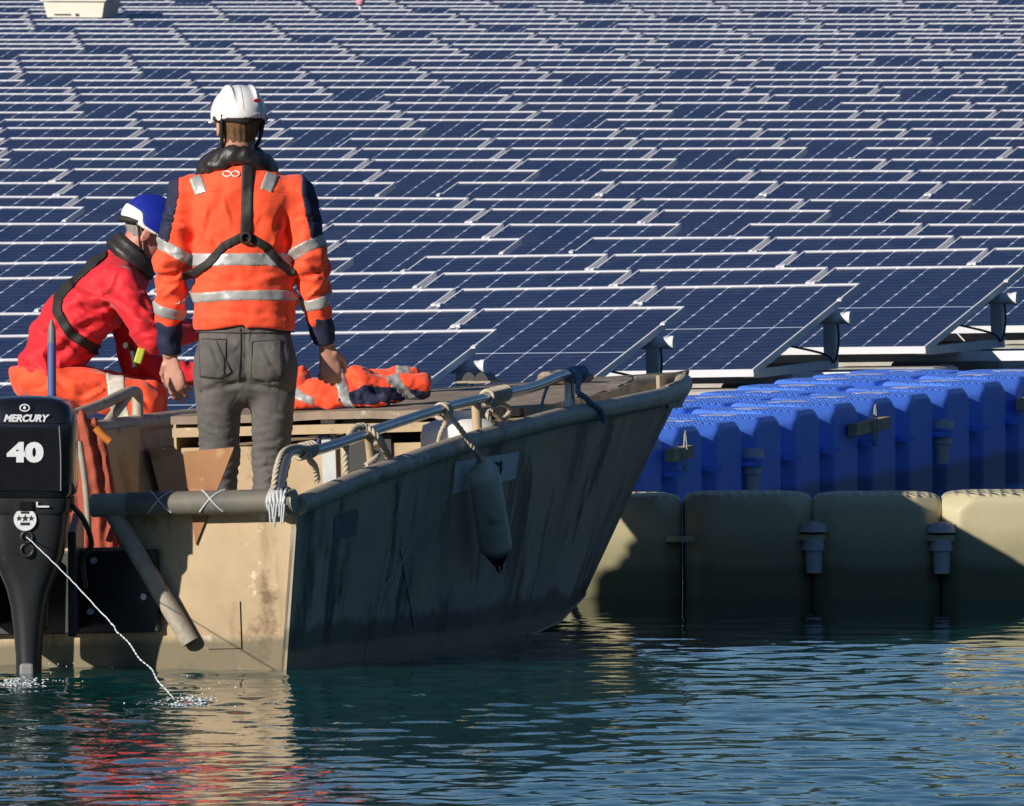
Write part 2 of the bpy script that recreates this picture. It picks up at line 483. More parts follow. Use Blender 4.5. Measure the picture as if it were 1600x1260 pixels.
ME_CAP = mb.mesh('tube_cap', M_ALU)

slots = []                                     # x offsets of panel centres, counted from the right end
xo = 0.0
for g in range(9):
    for k in range(4):
        slots.append(-(xo + PW / 2)); xo += PW + SMALL
    xo += BIG - SMALL
cands = []
for n in range(-4, 38):
    dz, m = row_shape(n)
    base = E0 + VX * (n * PITCH_ROW)
    for j, sx in enumerate(slots):
        c = base + UX * sx
        z = dz + m * (c.x - 1.63) + RNG.normal(0, 0.0022)
        pts = []
        for lx, q in ((-hw, PL), (hw, PL), (-hw, 0), (hw, 0)):
            o = on_panel(lx, q, 0); wpt = c + UX * o.x + VX * o.y; wpt.z = o.z + z
            pts.append(to_px(wpt))
        inview = max(p[0] for p in pts) > 2 and min(p[0] for p in pts) < 1598 and max(p[1] for p in pts) > 2
        near = max(p[0] for p in pts) > -700 and min(p[0] for p in pts) < 2300
        if not near: continue
        vis_top = (pts[0][1] + pts[1][1]) / 2
        cands.append((n, j, c, z, m, inview and vis_top > -4, sum(p[0] for p in pts[:2]) / 2))
inv = [q for q in cands if q[5]]
rows = sorted(set(q[0] for q in inv))
ident = {}
for ri, n in enumerate(rows):
    rr = sorted([q for q in inv if q[0] == n], key=lambda q: -q[6])
    for k, q in enumerate(rr): ident[(n, q[1])] = (ri + 1, k + 1, q[1], len(rr))
print('panels in view', len(inv), 'others', len(cands) - len(inv))
inv.sort(key=lambda q: q[0]); keep = set((q[0], q[1]) for q in inv[:300])
rest = MB()
for (n, j, c, z, m, iv, _) in cands:
    rot = Euler((RNG.normal(0, 0.0022), -m + RNG.normal(0, 0.0012), -PSI + RNG.normal(0, 0.0012)))
    if (n, j) in keep:
        ri, k, jj, tot = ident[(n, j)]
        end = j == 0
        pos = 'at the right end' if (end and k == 1) else ('rightmost in view' if k == 1 else ('leftmost in view' if k == tot else ordinal(k) + ' from the right'))
        rown = 'front row' if ri == 1 else ordinal(ri) + ' row back'
        lab = 'dark blue solar panel, %s in the %s' % (pos, rown)
        t = empty('solar_panel', (c.x, c.y, z), rot, label=lab, cat='solar panel', group='solar panels of the floating field')
        link_mesh('frame', ME_FRAME, t); link_mesh('cell_glass', ME_GLASS, t); 
        if ri < 20:
            link_mesh('clamp', ME_CLAMP, t, loc=(hw + 0.006, 0, 0)); link_mesh('clamp', ME_CLAMP, t, loc=(-hw - 0.006, 0, 0))
        link_mesh('torque_tube', ME_TUBE_END if end else ME_TUBE, t)
        link_mesh('post', ME_POST, t); link_mesh('post', ME_POST_L, t)
        link_mesh('base_bar', ME_BAR, t); link_mesh('base_bar', ME_BAR_L, t)
        if end:
            link_mesh('cable', ME_CABLE, t); link_mesh('tube_cap', ME_CAP, t)
    else:
        Mx = Matrix.Translation((c.x, c.y, z)) @ rot.to_matrix().to_4x4()
        for me in (ME_FRAME, ME_GLASS, ME_POST):
            b0 = len(rest.v); rest.cur = 1 if me is ME_GLASS else (2 if me is ME_POST else 0)
            rest.add([Mx @ v.co for v in me.vertices], [tuple(p.vertices) for p in me.polygons])
me = rest.mesh('solar_field_beyond', [M_ALU, M_CELL, M_STEEL])
uvl = me.uv_layers.new(name='UVMap')
Q = [(0, 0), (PW_IN, 0), (PW_IN, PL_IN), (0, PL_IN)]
for p in me.polygons:
    if p.material_index == 1:
        for i, li in enumerate(p.loop_indices): uvl.data[li].uv = Q[i % 4]
link_mesh('solar_field_beyond', me, label='solar panels continuing past the edges of the picture', cat='solar panels', kind='stuff')

# floats that carry the rows: two long pale pontoons and a white channel beam under each
for ri, n in enumerate(rows):
    dz, m = row_shape(n)
    rr = [q for q in cands if q[0] == n]
    xr = 0.10; xl = min(slots[q[1]] for q in rr) - PW / 2
    base = E0 + VX * (n * PITCH_ROW)
    t = empty('row_float', (base.x, base.y, dz + m * (base.x - 1.63)), (0, -m, -PSI), label='pale plastic pontoon float carrying the %s of solar panels' % ('front row' if ri == 0 else ordinal(ri + 1) + ' row back'), cat='float', group='pontoon floats under the panel rows')
    for yy, ww in ((on_panel(0, 0.16, 0).y, 0.46), (pt.y, 0.50)):
        mb = MB(); x = xr
        while x > xl:
            x2 = max(x - 0.66, xl)
            mb.box(((x + x2) / 2, yy, -0.02), (x - x2 - 0.03, ww, 0.30), ch=0.035); x -= 1.04
        mb.obj('pontoon', M_PALEFLOAT, t)
    mb = MB(); mb.box(((xr + 0.10 + xl) / 2, pt.y + 0.02, 0.155), (xr + 0.10 - xl, 0.07, 0.05))
    mb.obj('channel_beam', M_STEEL, t)
    mb = MB(); mb.box(((xr + 0.50 + xl) / 2, on_panel(0, 0.75, 0).y, 0.165), (xr + 0.50 - xl, 0.06, 0.05))
    mb.obj('channel_beam', M_ALU, t)

# ================================================================== SIGNED-DISTANCE MODELLING (bodies, cloth, moulded plastic)
def smin(a, b, k):
    h = np.clip(0.5 + 0.5 * (b - a) / k, 0, 1)
    return b + (a - b) * h - k * h * (1 - h)
def smax(a, b, k): return -smin(-a, -b, k)
def V3(p): return np.array([p[0], p[1], p[2]], np.float32)
def d_cap(P, a, b, ra, rb):
    a = V3(a); b = V3(b); ba = b - a; L = float(ba @ ba) + 1e-12
    pa = P - a
    t = np.clip(pa @ ba / L, 0, 1)
    q = pa - t[:, None] * ba
    return np.sqrt((q * q).sum(1)) - (ra + (rb - ra) * t)
def d_ecap(P, a, b, ra, rb, side, flat):
    """capsule with an elliptical section: half width r along side, r*flat across"""
    a = V3(a); b = V3(b); ba = b - a; L = float(ba @ ba) + 1e-12
    ax = ba / math.sqrt(L)
    s = V3(side); s = s - ax * (s @ ax); s /= np.linalg.norm(s)
    o = np.cross(ax, s)
    pa = P - a
    t = np.clip(pa @ ba / L, 0, 1)
    q = pa - t[:, None] * ba
    u = q @ s; w = (q @ o) / flat; e = q @ ax
    r = ra + (rb - ra) * t
    k = np.sqrt(u * u + w * w + e * e)
    return (k - r) * (0.5 + 0.5 * flat)
def d_ell(P, c, rad, Rm=None):
    q = P - V3(c)
    if Rm is not None: q = q @ np.array(Rm, np.float32)      # into the turned frame
    k = q / V3(rad)
    k0 = np.sqrt((k * k).sum(1)); k1 = np.sqrt(((q / (V3(rad) ** 2)) ** 2).sum(1)) + 1e-9
    return k0 * (k0 - 1) / k1
def d_rbox(P, c, half, r, Rm=None):
    q = P - V3(c)
    if Rm is not None: q = q @ np.array(Rm, np.float32)
    q = np.abs(q) - (V3(half) - r)
    return np.sqrt((np.maximum(q, 0) ** 2).sum(1)) + np.minimum(q.max(1), 0) - r
def near(d, P, fn, lim=.05):
    """adds the detail fn to the distance field, only close to the surface"""
    m = np.abs(d) < lim
    if m.any(): d = d.copy(); d[m] += fn(P[m])
    return d
def waves(P, seed, n, lo, hi, dirw=(1, 1, 1)):
    """sum of random ridged waves, roughly -1..1"""
    g = np.random.default_rng(seed); out = np.zeros(len(P), np.float32)
    for i in range(n):
        k = g.normal(size=3) * np.array(dirw); k /= np.linalg.norm(k) + 1e-9
        lam = lo * (hi / lo) ** g.random()
        out += np.sin(P @ (k * 2 * math.pi / lam).astype(np.float32) + g.random() * 7)
    return out / math.sqrt(n) / 1.2

def surf(fn, lo, hi, h, blur=1):
    """naive surface nets of fn over the box lo..hi with step h -> verts, quads"""
    lo = np.array(lo, np.float32); hi = np.array(hi, np.float32)
    n = np.ceil((hi - lo) / h).astype(int) + 1
    ax = [lo[i] + np.arange(n[i], dtype=np.float32) * h for i in range(3)]
    Fv = np.empty(n, np.float32)
    XX, YY = np.meshgrid(ax[0], ax[1], indexing='ij')
    chunk = max(1, 240000 // (n[0] * n[1]))
    for k0 in range(0, n[2], chunk):
        zz = ax[2][k0:k0 + chunk]
        P = np.empty((n[0], n[1], len(zz), 3), np.float32)
        P[..., 0] = XX[..., None]; P[..., 1] = YY[..., None]; P[..., 2] = zz
        Fv[:, :, k0:k0 + chunk] = fn(P.reshape(-1, 3)).reshape(n[0], n[1], len(zz))
    Fv[[0, -1]] = np.maximum(Fv[[0, -1]], 1e-4); Fv[:, [0, -1]] = np.maximum(Fv[:, [0, -1]], 1e-4); Fv[:, :, [0, -1]] = np.maximum(Fv[:, :, [0, -1]], 1e-4)
    S = Fv < 0
    c = [n[0] - 1, n[1] - 1, n[2] - 1]
    acc = np.zeros((*c, 3), np.float32); cnt = np.zeros(c, np.float32)
    corners = [(i, j, k) for i in (0, 1) for j in (0, 1) for k in (0, 1)]
    def sub(A, o): return A[o[0]:o[0] + c[0], o[1]:o[1] + c[1], o[2]:o[2] + c[2]]
    for a in corners:
        for d in range(3):
            if a[d]: continue
            b = list(a); b[d] = 1
            fa = sub(Fv, a); fb = sub(Fv, b); m = (fa < 0) != (fb < 0)
            t = np.where(m, fa / np.where(m, fa - fb, 1), 0)
            for e in range(3):
                acc[..., e] += np.where(m, a[e] + (t if e == d else 0), 0)
            cnt += m
    act = cnt > 0
    idx = -np.ones(c, np.int64); idx[act] = np.arange(act.sum())
    I = np.argwhere(act)
    Vt = (I + acc[act] / cnt[act][:, None]) * h + lo
    Fs = []
    for d in range(3):
        e = [(d + 1) % 3, (d + 2) % 3]
        sl0 = [slice(None)] * 3; sl1 = [slice(None)] * 3
        sl0[d] = slice(0, -1); sl1[d] = slice(1, None)
        m = S[tuple(sl0)] != S[tuple(sl1)]
        m2 = m.copy()
        for q in e:
            z = [slice(None)] * 3; z[q] = 0; m2[tuple(z)] = False
            z[q] = -1; m2[tuple(z)] = False
        J = np.argwhere(m2)
        if not len(J): continue
        def at(o0, o1):
            K = J.copy(); K[:, e[0]] -= o0; K[:, e[1]] -= o1
            return idx[K[:, 0], K[:, 1], K[:, 2]]
        q = np.stack([at(1, 1), at(0, 1), at(0, 0), at(1, 0)], 1)
        flip = ~S[tuple(sl0)][tuple(J.T)]
        q[flip] = q[flip][:, ::-1]
        Fs.append(q)
    Fq = np.concatenate(Fs) if Fs else np.zeros((0, 4), int)
    Fq = Fq[(Fq >= 0).all(1)]
    for _ in range(blur):
        s = np.zeros_like(Vt); k = np.zeros(len(Vt))
        for i in range(4):
            a = Fq[:, i]; b = Fq[:, (i + 1) % 4]
            np.add.at(s, a, Vt[b]); np.add.at(s, b, Vt[a]); np.add.at(k, a, 1); np.add.at(k, b, 1)
        Vt = 0.5 * Vt + 0.5 * s / np.maximum(k, 1)[:, None]
    return Vt, Fq
def np_mesh(name, V, F, mat):
    me = bpy.data.meshes.new(name)
    V = np.asarray(V, np.float32); F = np.asarray(F, np.int32)
    me.vertices.add(len(V)); me.vertices.foreach_set('co', V.ravel())
    me.loops.add(F.size); me.loops.foreach_set('vertex_index', F.ravel())
    me.polygons.add(len(F)); me.polygons.foreach_set('loop_start', np.arange(0, F.size, 4, dtype=np.int32))
    me.polygons.foreach_set('use_smooth', np.ones(len(F), bool))
    me.materials.append(mat); me.update(); me.validate()
    return me
def largest(V, F):
    lab = np.arange(len(V))
    while True:
        m = lab[F].min(1); new = lab.copy()
        for i in range(4): np.minimum.at(new, F[:, i], m)
        new = new[new]
        if (new == lab).all(): break
        lab = new
    u, c = np.unique(lab[F[:, 0]], return_counts=True)
    if len(u) == 1: return V, F
    F = F[lab[F[:, 0]] == u[np.argmax(c)]]
    used = np.unique(F); mp = np.zeros(len(V), int); mp[used] = np.arange(len(used))
    return V[used], mp[F]
def sdf_part(name, fn, lo, hi, h, mat, parent, blur=1, **k):
    V, F = surf(fn, lo, hi, h, blur)
    if not len(F): print('EMPTY', name); return None
    V, F = largest(V, F)
    return link_mesh(name, np_mesh(name, V, F, mat), parent, **k)

# ================================================================== FLOATING CUBES
def tread(m, scale, dist):
    """moulded anti-slip ribs on the top, as fine relief"""
    nt = m.node_tree; N = nt.nodes; L = nt.links; b = N['Principled BSDF']
    tc = N.new('ShaderNodeTexCoord'); w = N.new('ShaderNodeTexWave'); w.wave_type = 'BANDS'; w.bands_direction = 'DIAGONAL'
    w.inputs['Scale'].default_value = scale
    L.new(tc.outputs['Object'], w.inputs[0])
    w2 = N.new('ShaderNodeTexWave'); w2.bands_direction = 'X'; w2.inputs['Scale'].default_value = scale * 0.8; L.new(tc.outputs['Object'], w2.inputs[0])
    ad = N.new('ShaderNodeMath'); ad.operation = 'MAXIMUM'; L.new(w.outputs[1], ad.inputs[0]); L.new(w2.outputs[1], ad.inputs[1])
    g = N.new('ShaderNodeNewGeometry'); sp = N.new('ShaderNodeSeparateXYZ'); L.new(g.outputs['Normal'], sp.inputs[0])
    mr = N.new('ShaderNodeMapRange'); mr.inputs[1].default_value = 0.75; mr.inputs[2].default_value = 0.95; L.new(sp.outputs[2], mr.inputs[0])
    mu = N.new('ShaderNodeMath'); mu.operation = 'MULTIPLY'; L.new(ad.outputs[0], mu.inputs[0]); L.new(mr.outputs[0], mu.inputs[1])
    bp = N.new('ShaderNodeBump'); bp.inputs['Strength'].default_value = 1.0; bp.inputs['Distance'].default_value = dist
    L.new(mu.outputs[0], bp.inputs['Height']); L.new(bp.outputs[0], b.inputs['Normal'])
    return m
M_BLUE = tread(pmat('blue_plastic', (0.10, 0.26, 0.95), 0.42, var=(5, 0.5), col2=(0.09, 0.20, 0.80), wear=[((0.20, 0.28, 0.62), 9, 0.66, 0.15), ((0.45, 0.46, 0.5), 30, 0.72, 0.04)], zstain=[((0.03, 0.05, 0.10), 0.03, 0.04, 0.06, 0.7)]), 15, 0.0045)
M_BEIGE = tread(pmat('beige_plastic', (0.52, 0.46, 0.29), 0.55, var=(3.5, 0.7), col2=(0.44, 0.38, 0.23), wear=[((0.24, 0.22, 0.12), 6, 0.62, 0.12, (1, 1, .5)), ((0.62, 0.60, 0.50), 24, 0.70, 0.05)], zstain=[((0.06, 0.065, 0.025), 0.07, 0.05, 0.08, 0.9), ((0.20, 0.19, 0.10), 0.16, 0.10, 0.2, 0.6)]), 9, 0.010)
M_PINGREY = pmat('grey_pin_plastic', (0.50, 0.52, 0.53), 0.5, var=(20, 0.6), col2=(0.34, 0.36, 0.37))
M_SCUFF = pmat('pale_scuffed_plastic', (0.62, 0.62, 0.74), 0.5, var=(12, 0.9), col2=(0.30, 0.38, 0.74))
M_WOOD = pmat('weathered_wood', (0.60, 0.47, 0.26), 0.8, var=(12, 0.9, (0.3, 1, 1)), col2=(0.22, 0.16, 0.09), bump=(60, 0.3, 0.002))
def cube_fn(crown, hz, cut, cor=.37):
    def fn(P):
        x, y, z = P[:, 0], P[:, 1], P[:, 2]
        top = hz + crown * (1 - np.clip((x / 0.25) ** 4 + (y / 0.25) ** 4, 0, 1))
        d = d_rbox(P, (0, 0, (hz - 0.12) / 2), (0.246, 0.246, (hz + 0.12) / 2 + 0.02), 0.035)
        d = smax(d, (np.abs(x) + np.abs(y) - (0.5 - cut)) * 0.707, 0.012)
        d = smax(d, z - top, 0.03)
        # corner shoulders slope down towards the lugs
        d = smax(d, ((np.abs(x) + np.abs(y) - cor) * 0.62 + (z - hz + 0.0) * 0.78), 0.012)
        return d
    return fn
V, F = surf(cube_fn(0.0, 0.385, 0.095, .335), (-.28, -.28, -.16), (.28, .28, .44), 0.0125); ME_CUBE_B = np_mesh('body', V, F, M_BLUE)
V, F = surf(cube_fn(0.03, 0.36, 0.07), (-.28, -.28, -.16), (.28, .28, .46), 0.0125); ME_CUBE_S = np_mesh('body', V, F, M_BEIGE)
def lug_mesh(mat, z):
    mb = MB(); mb.cyl((0, 0, z - 0.012), (0, 0, z + 0.012), 0.075, n=18); return mb.mesh('lug', mat)
def pin_mesh(z):
    mb = MB()
    mb.cyl((0, 0, z + 0.012), (0, 0, z + 0.045), 0.058, 0.052, n=18)
    mb.cyl((0, 0, z - 0.060), (0, 0, z - 0.012), 0.050, 0.046, n=6)
    mb.cyl((0, 0, z - 0.150), (0, 0, z - 0.060), 0.032, 0.036, n=14)
    mb.cyl((0, 0, z + 0.045), (0, 0, z + 0.052), 0.030, n=12)
    return mb.mesh('pin', M_PINGREY)
# blue walkway: two cubes wide, running back along the field
DK = R(17.0); DU = Vector((math.cos(DK), -math.sin(DK), 0)); DV = Vector((math.sin(DK), math.cos(DK), 0))
P0 = wz(1108, 660, 0.385)                       # a joint on its right-hand edge
ME_LUG_B = lug_mesh(M_BLUE, 0.19); ME_PIN_B = pin_mesh(0.205)
ZTB = float(max(v.co.z for v in ME_CUBE_B.vertices))
def patch_mesh(seed):
    g = random.Random(seed); n = 11; a0 = g.random() * 6
    pts = [(0.11 * (0.55 + 0.6 * g.random()) * math.cos(2 * math.pi * i / n) * 0.8, 0.16 * (0.5 + 0.6 * g.random()) * math.sin(2 * math.pi * i / n), ZTB + 0.0005) for i in range(n)]
    return MB().prism(pts, (0, 0, 0.0012)).mesh('top_plate', M_SCUFF)
PATCH = [patch_mesh(i) for i in range(4)]
NB = 13; BP = 0.62
for r in range(2):
    for k in range(NB):
        kk = k - 3
        c = P0 + DV * (BP * (kk + 0.5)) - DU * (0.25 + 0.52 * r)
        z = -0.003 + 0.0082 * BP * kk + 0.005 * math.sin(k * 1.3 + r)
        x, y = to_px((c.x, c.y, 0.3))
        side = 'right-hand edge' if r == 0 else 'panel side'
        lab = 'blue plastic float cube, %s from the near end on the %s of the walkway' % (ordinal(k + 1), side)
        t = empty('pontoon_cube', (c.x, c.y, z), (0, 0, -DK), label=lab, cat='float cube', group='blue float cubes of the walkway')
        link_mesh('body', ME_CUBE_B, t).scale = (1.03, 1.235, 1)
        link_mesh('top_plate', PATCH[(k * 3 + r) % 4], t, loc=(0.02 * math.sin(k * 5), 0.03 * math.cos(k * 3), 0))
        link_mesh('lug', ME_LUG_B, t, loc=(0.245, 0.31, 0))
        if r == 0 and k % 5 == 3: link_mesh('pin', ME_PIN_B, t, loc=(0.262, 0.31, 0))
# offcuts of board tied to the side of the walkway
for px, py, w, side in ((1335, 666, 0.55, 'leaning over two cubes in the middle'), (1052, 709, 0.30, 'just behind the bow of the boat'), (1592, 628, 0.40, 'at the far right')):
    d = P0.y + 0.593 * (px - 1107) / 58.0 * 1.0
    c = wp(px, py, d); along = (c - P0).dot(DV); c2 = P0 + DV * along + DU * 0.035
    t = empty('timber_offcut', (c2.x, c2.y, c.z), (0, 0, -DK), label='tan wooden board tied to the blue float cubes, ' + side, cat='board', group='boards on the blue walkway')
    mb = MB(); mb.box((0, 0, 0), (0.045, w, 0.055), (0.03, 0, 0)); mb.obj('board', M_WOOD, t, bevel=0.004)
    mb = MB(); mb.tube(spline([(0.03, 0, 0.10), (0.032, 0.02, 0.0), (0.025, 0.015, -0.09), (0.03, -0.03, -0.03), (0.03, -0.01, 0.09)], 6), 0.0035, 6); mb.obj('lashing', pmat('grey_lashing', (0.35, 0.35, 0.33), 0.8), t)
# beige boom in front: cubes side by side facing the camera
dB = 75.20
ME_LUG_S = lug_mesh(M_BEIGE, 0.205); ME_PIN_S = pin_mesh(0.215)
pitch_px = 201.0
for k in range(5):
    xc = 1370 - 201 * 2 + 201 * (k - 0)
    if k == 0: xc -= 3
    c = wp(xc, 700, dB + 0.25 - 0.03 * (k - 2)); 
    where = ['mostly hidden behind the bow of the boat', 'partly hidden, the second from the boat', 'in the middle of the boom with its top corner just lit', 'on the right, half in sunlight', 'beyond the right edge'][k]
    if k == 4: where = 'farthest right, reaching out of the picture'
    t = empty('boom_cube', (c.x, c.y, 0.003 * k + 0.028 + 0.004 * (k % 2)), (0, 0, R(0.8 * math.sin(k * 2.1))), label='beige plastic float cube ' + where, cat='float cube', group='beige float cubes of the boom')
    link_mesh('body', ME_CUBE_S, t).scale = (1.03, 1, 1)
    link_mesh('lug', ME_LUG_S, t, loc=(0.252, -0.21, 0))
    if k in (1, 2): link_mesh('pin', ME_PIN_S, t, loc=(0.254, -0.245, 0))

# ================================================================== THE WORKBOAT
M_HULL = pmat('weathered_hull_metal', (0.46, 0.38, 0.27), 0.6, 0.0, var=(2.2, 1.0, (1, 1, 0.45)), col2=(0.24, 0.21, 0.165), wear=[((0.46, 0.36, 0.22), 2.2, 0.545, 0.12, (1, 1, .6)), ((0.07, 0.085, 0.06), 3.2, 0.545, 0.08, (1, 1, .35)), ((0.36, 0.32, 0.25), 3.0, 0.545, 0.25, (1, 1, 0.3)), ((0.05, 0.055, 0.05), 7, 0.565, 0.1, (1, 1, 0.15)), ((0.24, 0.15, 0.08), 5, 0.665, 0.08)], bump=(5, 0.6, 0.012), zstain=[((0.05, 0.055, 0.04), 0.10, 0.03, 0.16, 0.7), ((0.40, 0.30, 0.17), 0.03, 0.02, 0.05, 0.6)])
M_PAINT = pmat('tan_boat_paint', (0.50, 0.37, 0.22), 0.65, var=(3.0, 0.9), col2=(0.36, 0.26, 0.15), wear=[((0.17, 0.10, 0.05), 6, 0.565, 0.10), ((0.26, 0.17, 0.09), 8, 0.545, 0.15, (1, 1, .18)), ((0.62, 0.55, 0.42), 9, 0.625, 0.05)], bump=(8, 0.45, 0.006), zstain=[((0.10, 0.09, 0.05), 0.075, 0.03, 0.05, 0.8)])
M_PIPE = pmat('worn_pipe', (0.46, 0.40, 0.31), 0.55, 0.0, var=(7, 0.9), col2=(0.24, 0.215, 0.17), wear=[((0.46, 0.40, 0.31), 14, 0.545, 0.08), ((0.12, 0.07, 0.04), 18, 0.625, 0.06)], bump=(40, 0.25, 0.002))
M_RAIL = pmat('bare_steel_rail', (0.50, 0.50, 0.50), 0.25, 0.85, var=(9, 0.8), col2=(0.32, 0.30, 0.27), wear=[((0.36, 0.28, 0.20), 16, 0.66, 0.08)])
M_DECK = pmat('worn_deck', (0.33, 0.25, 0.18), 0.75, var=(6, 1.0, (3, 0.5, 1)), col2=(0.20, 0.15, 0.11), wear=[((0.50, 0.44, 0.36), 10, 0.60, 0.12)], bump=(30, 0.4, 0.004))
M_BLACK = pmat('black_board', (0.008, 0.008, 0.008), 0.45, var=(8, 0.7), col2=(0.018, 0.017, 0.016))
M_ROPE = pmat('pale_rope', (0.52, 0.45, 0.34), 0.85, var=(30, 0.8), col2=(0.36, 0.30, 0.22))
M_BLUEROPE = pmat('blue_rope', (0.04, 0.10, 0.20), 0.8, var=(40, 0.9), col2=(0.25, 0.36, 0.46))
M_WHITE = pmat('white_plastic', (0.78, 0.77, 0.73), 0.5, var=(5, 0.6), col2=(0.58, 0.56, 0.52))
M_RUST = pmat('rusty_plate', (0.36, 0.17, 0.065), 0.7, var=(6, 1.0), col2=(0.24, 0.10, 0.04), wear=[((0.46, 0.25, 0.12), 12, 0.6, 0.1)])
M_LETTER = pmat('white_lettering', (0.72, 0.73, 0.75), 0.5, var=(60, 0.5), col2=(0.5, 0.5, 0.52))
M_DARKLET = pmat('dark_lettering', (0.012, 0.013, 0.016), 0.6)

BYAW = R(20.0); BO = Vector((-1.60, 69.6, 0.0)); HEEL = R(2.0)
BM = Matrix.Translation(BO) @ Euler((0, -HEEL, -BYAW)).to_matrix().to_4x4()
BMI = BM.inverted()
def bl(px, py, **k):
    """photo pixel -> boat coordinates on the plane x=, y= or z= (x starboard, y forward, z up)"""
    o = BMI @ Vector((0, 0, CAM_H)); v = BMI.to_3x3() @ ray(px, py)
    a, val = list(k.items())[0]; i = 'xyz'.index(a)
    return o + v * ((val - o[i]) / v[i])
def interp(tab, y):
    return float(np.interp(y, [t[0] for t in tab], [t[1] for t in tab]))
WT = [(0, .90), (1.0, .95), (2.2, .95), (3.4, .87), (4.6, .66), (5.6, .39), (6.4, .12), (6.74, .0)]
def Wd(y): return interp(WT, y)
GT = []
for px, py in ((472, 790), (570, 747), (680, 708), (800, 673), (940, 641), (1080, 606)):
    y = 1.0
    for _ in range(12): p = bl(px, py, x=Wd(y)); y = 0.5 * y + 0.5 * max(0, min(6.74, p.y))
    p = bl(px, py, x=Wd(y)); GT.append((p.y, p.z))
GT.sort()
print('sheer', [(round(a, 2), round(b, 3)) for a, b in GT])
GT[0] = (0.0, GT[0][1]); GT[-1] = (6.74, GT[-1][1])
gs = spline([(a, b, 0) for a, b in GT], 10); GT2 = [(p.x, p.y) for p in gs]
def G(y): return interp(GT2, y)
CT = [(0, .83), (2.0, .80), (3.5, .62), (4.6, .33), (5.2, .11), (5.5, 0.0)]
CZ = [(0, -.07), (2.5, -.06), (3.8, .02), (5.5, .12)]
boat = empty('workboat', BO, (0, -HEEL, -BYAW), label='battered grey metal workboat with tan paint inside, moored stern towards the camera', cat='boat')

def side_point(y, t, sgn, inset=0.0):
    """t 0 at the chine, 1 at the gunwale; the stem runs forward with height"""
    yc = min(y, 6.74)
    # above the chine the stem leans forward: stations slide forward with t near the bow
    yb = yc * (5.5 / 6.74); 
    yy = yb + (yc - yb) * t
    xc = interp(CT, yb); zc = interp(CZ, yb); xg = Wd(yc); zg = G(yc)
    x = xc + (xg - xc) * t; z = zc + (zg - zc) * t
    return Vector((sgn * max(x - inset, 0.0), yy, z))
def side_sheet(y0, y1, sgn, inset, n=10, m=6, t0=0.0, t1=1.0):
    rows_ = []
    for i in range(n + 1):
        y = y0 + (y1 - y0) * i / n
        rows_.append([side_point(y, t0 + (t1 - t0) * j / m, sgn, inset) for j in range(m + 1)])
    return rows_
def add_thick(mb, A, B):
    n = len(A); m = len(A[0])
    def idx(r, i, j): return r * n * m + i * m + j
    v = [p for q in A for p in q] + [p for q in B for p in q]; f = []
    for i in range(n - 1):
        for j in range(m - 1):
            f.append((idx(0, i, j), idx(0, i + 1, j), idx(0, i + 1, j + 1), idx(0, i, j + 1)))
            f.append((idx(1, i, j), idx(1, i, j + 1), idx(1, i + 1, j + 1), idx(1, i + 1, j)))
    for i in range(n - 1):
        f.append((idx(0, i, 0), idx(1, i, 0), idx(1, i + 1, 0), idx(0, i + 1, 0))); f.append((idx(0, i, m - 1), idx(0, i + 1, m - 1), idx(1, i + 1, m - 1), idx(1, i, m - 1)))
    for j in range(m - 1):
        f.append((idx(0, 0, j), idx(0, 0, j + 1), idx(1, 0, j + 1), idx(1, 0, j))); f.append((idx(0, n - 1, j), idx(1, n - 1, j), idx(1, n - 1, j + 1), idx(0, n - 1, j + 1)))
    mb.add(v, f, False)
def hull_x(y, z):
    best = 9.0
    yst = y
    for _ in range(8):
        yb = min(yst * 5.5 / 6.74, 5.5); zc = interp(CZ, yb); zg = G(yst)
        t = max(0.0, min(1.0, (z - zc) / max(zg - zc, .01)))
        yst = min(6.74, y / (5.5 / 6.74 * (1 - t) + t))
    return interp(CT, yst * 5.5 / 6.74) * (1 - t) + Wd(yst) * t
for sgn in (1, -1):
    for (a, b) in ((0.0, 0.995), (1.005, 3.6), (3.61, 6.74)):
        mb = MB(); add_thick(mb, side_sheet(a, b, sgn, 0.0, 14), side_sheet(a, b, sgn, 0.02, 14)); mb.obj('hull_plate', M_HULL, boat)
    mb = MB(); add_thick(mb, side_sheet(0.03, 2.97, sgn, 0.024), side_sheet(0.03, 2.97, sgn, 0.05)); mb.obj('inner_side', M_PAINT, boat)
    # bottom plates from chine to keel
    A = []
    for i in range(15):
        yb = 5.5 * i / 14
        zk = -0.22 if yb < 4.2 else -0.22 + (yb - 4.2) / 1.3 * 0.34
        c = Vector((sgn * interp(CT, yb), yb, interp(CZ, yb))); k = Vector((0, min(yb, 5.5), zk))
        A.append([c.lerp(k, j / 3) for j in range(4)])
    B = [[p + Vector((0, 0, 0.02)) for p in q] for q in A]
    mb = MB(); add_thick(mb, A, B); mb.obj('bottom_plate', M_HULL, boat)
    # gunwale pipe
    path = [Vector((sgn * Wd(y), y, G(y))) for y in np.linspace(0.0, 6.58, 34)]
    mb = MB(); mb.tube(path, 0.037, 14); mb.obj('gunwale_pipe', M_PIPE, boat)
# stem head plate
mb = MB(); mb.prism([(0.0, 6.78, G(6.74) + .045), (0.0, 6.42, G(6.5) + .035), (0.0, 6.42, G(6.5) - .10), (0.0, 6.68, G(6.74) - .10)], (.014, 0, 0)); mb.obj('stem_head', M_HULL, boat)
for sgn in (1, -1):
    mb = MB(); ys = np.linspace(4.9, 6.72, 10)
    rings = [[(sgn * (Wd(y) + .012), y, G(y) + .04), (sgn * max(Wd(y) - .002, .004), y, G(y) + .04), (sgn * max(Wd(y) - .002, .004), y, G(y) - .05), (sgn * (Wd(y) + .012), y, G(y) - .05)] for y in ys]
    mb.rings(rings, True, False); mb.obj('bow_rubbing_band', M_HULL, boat)
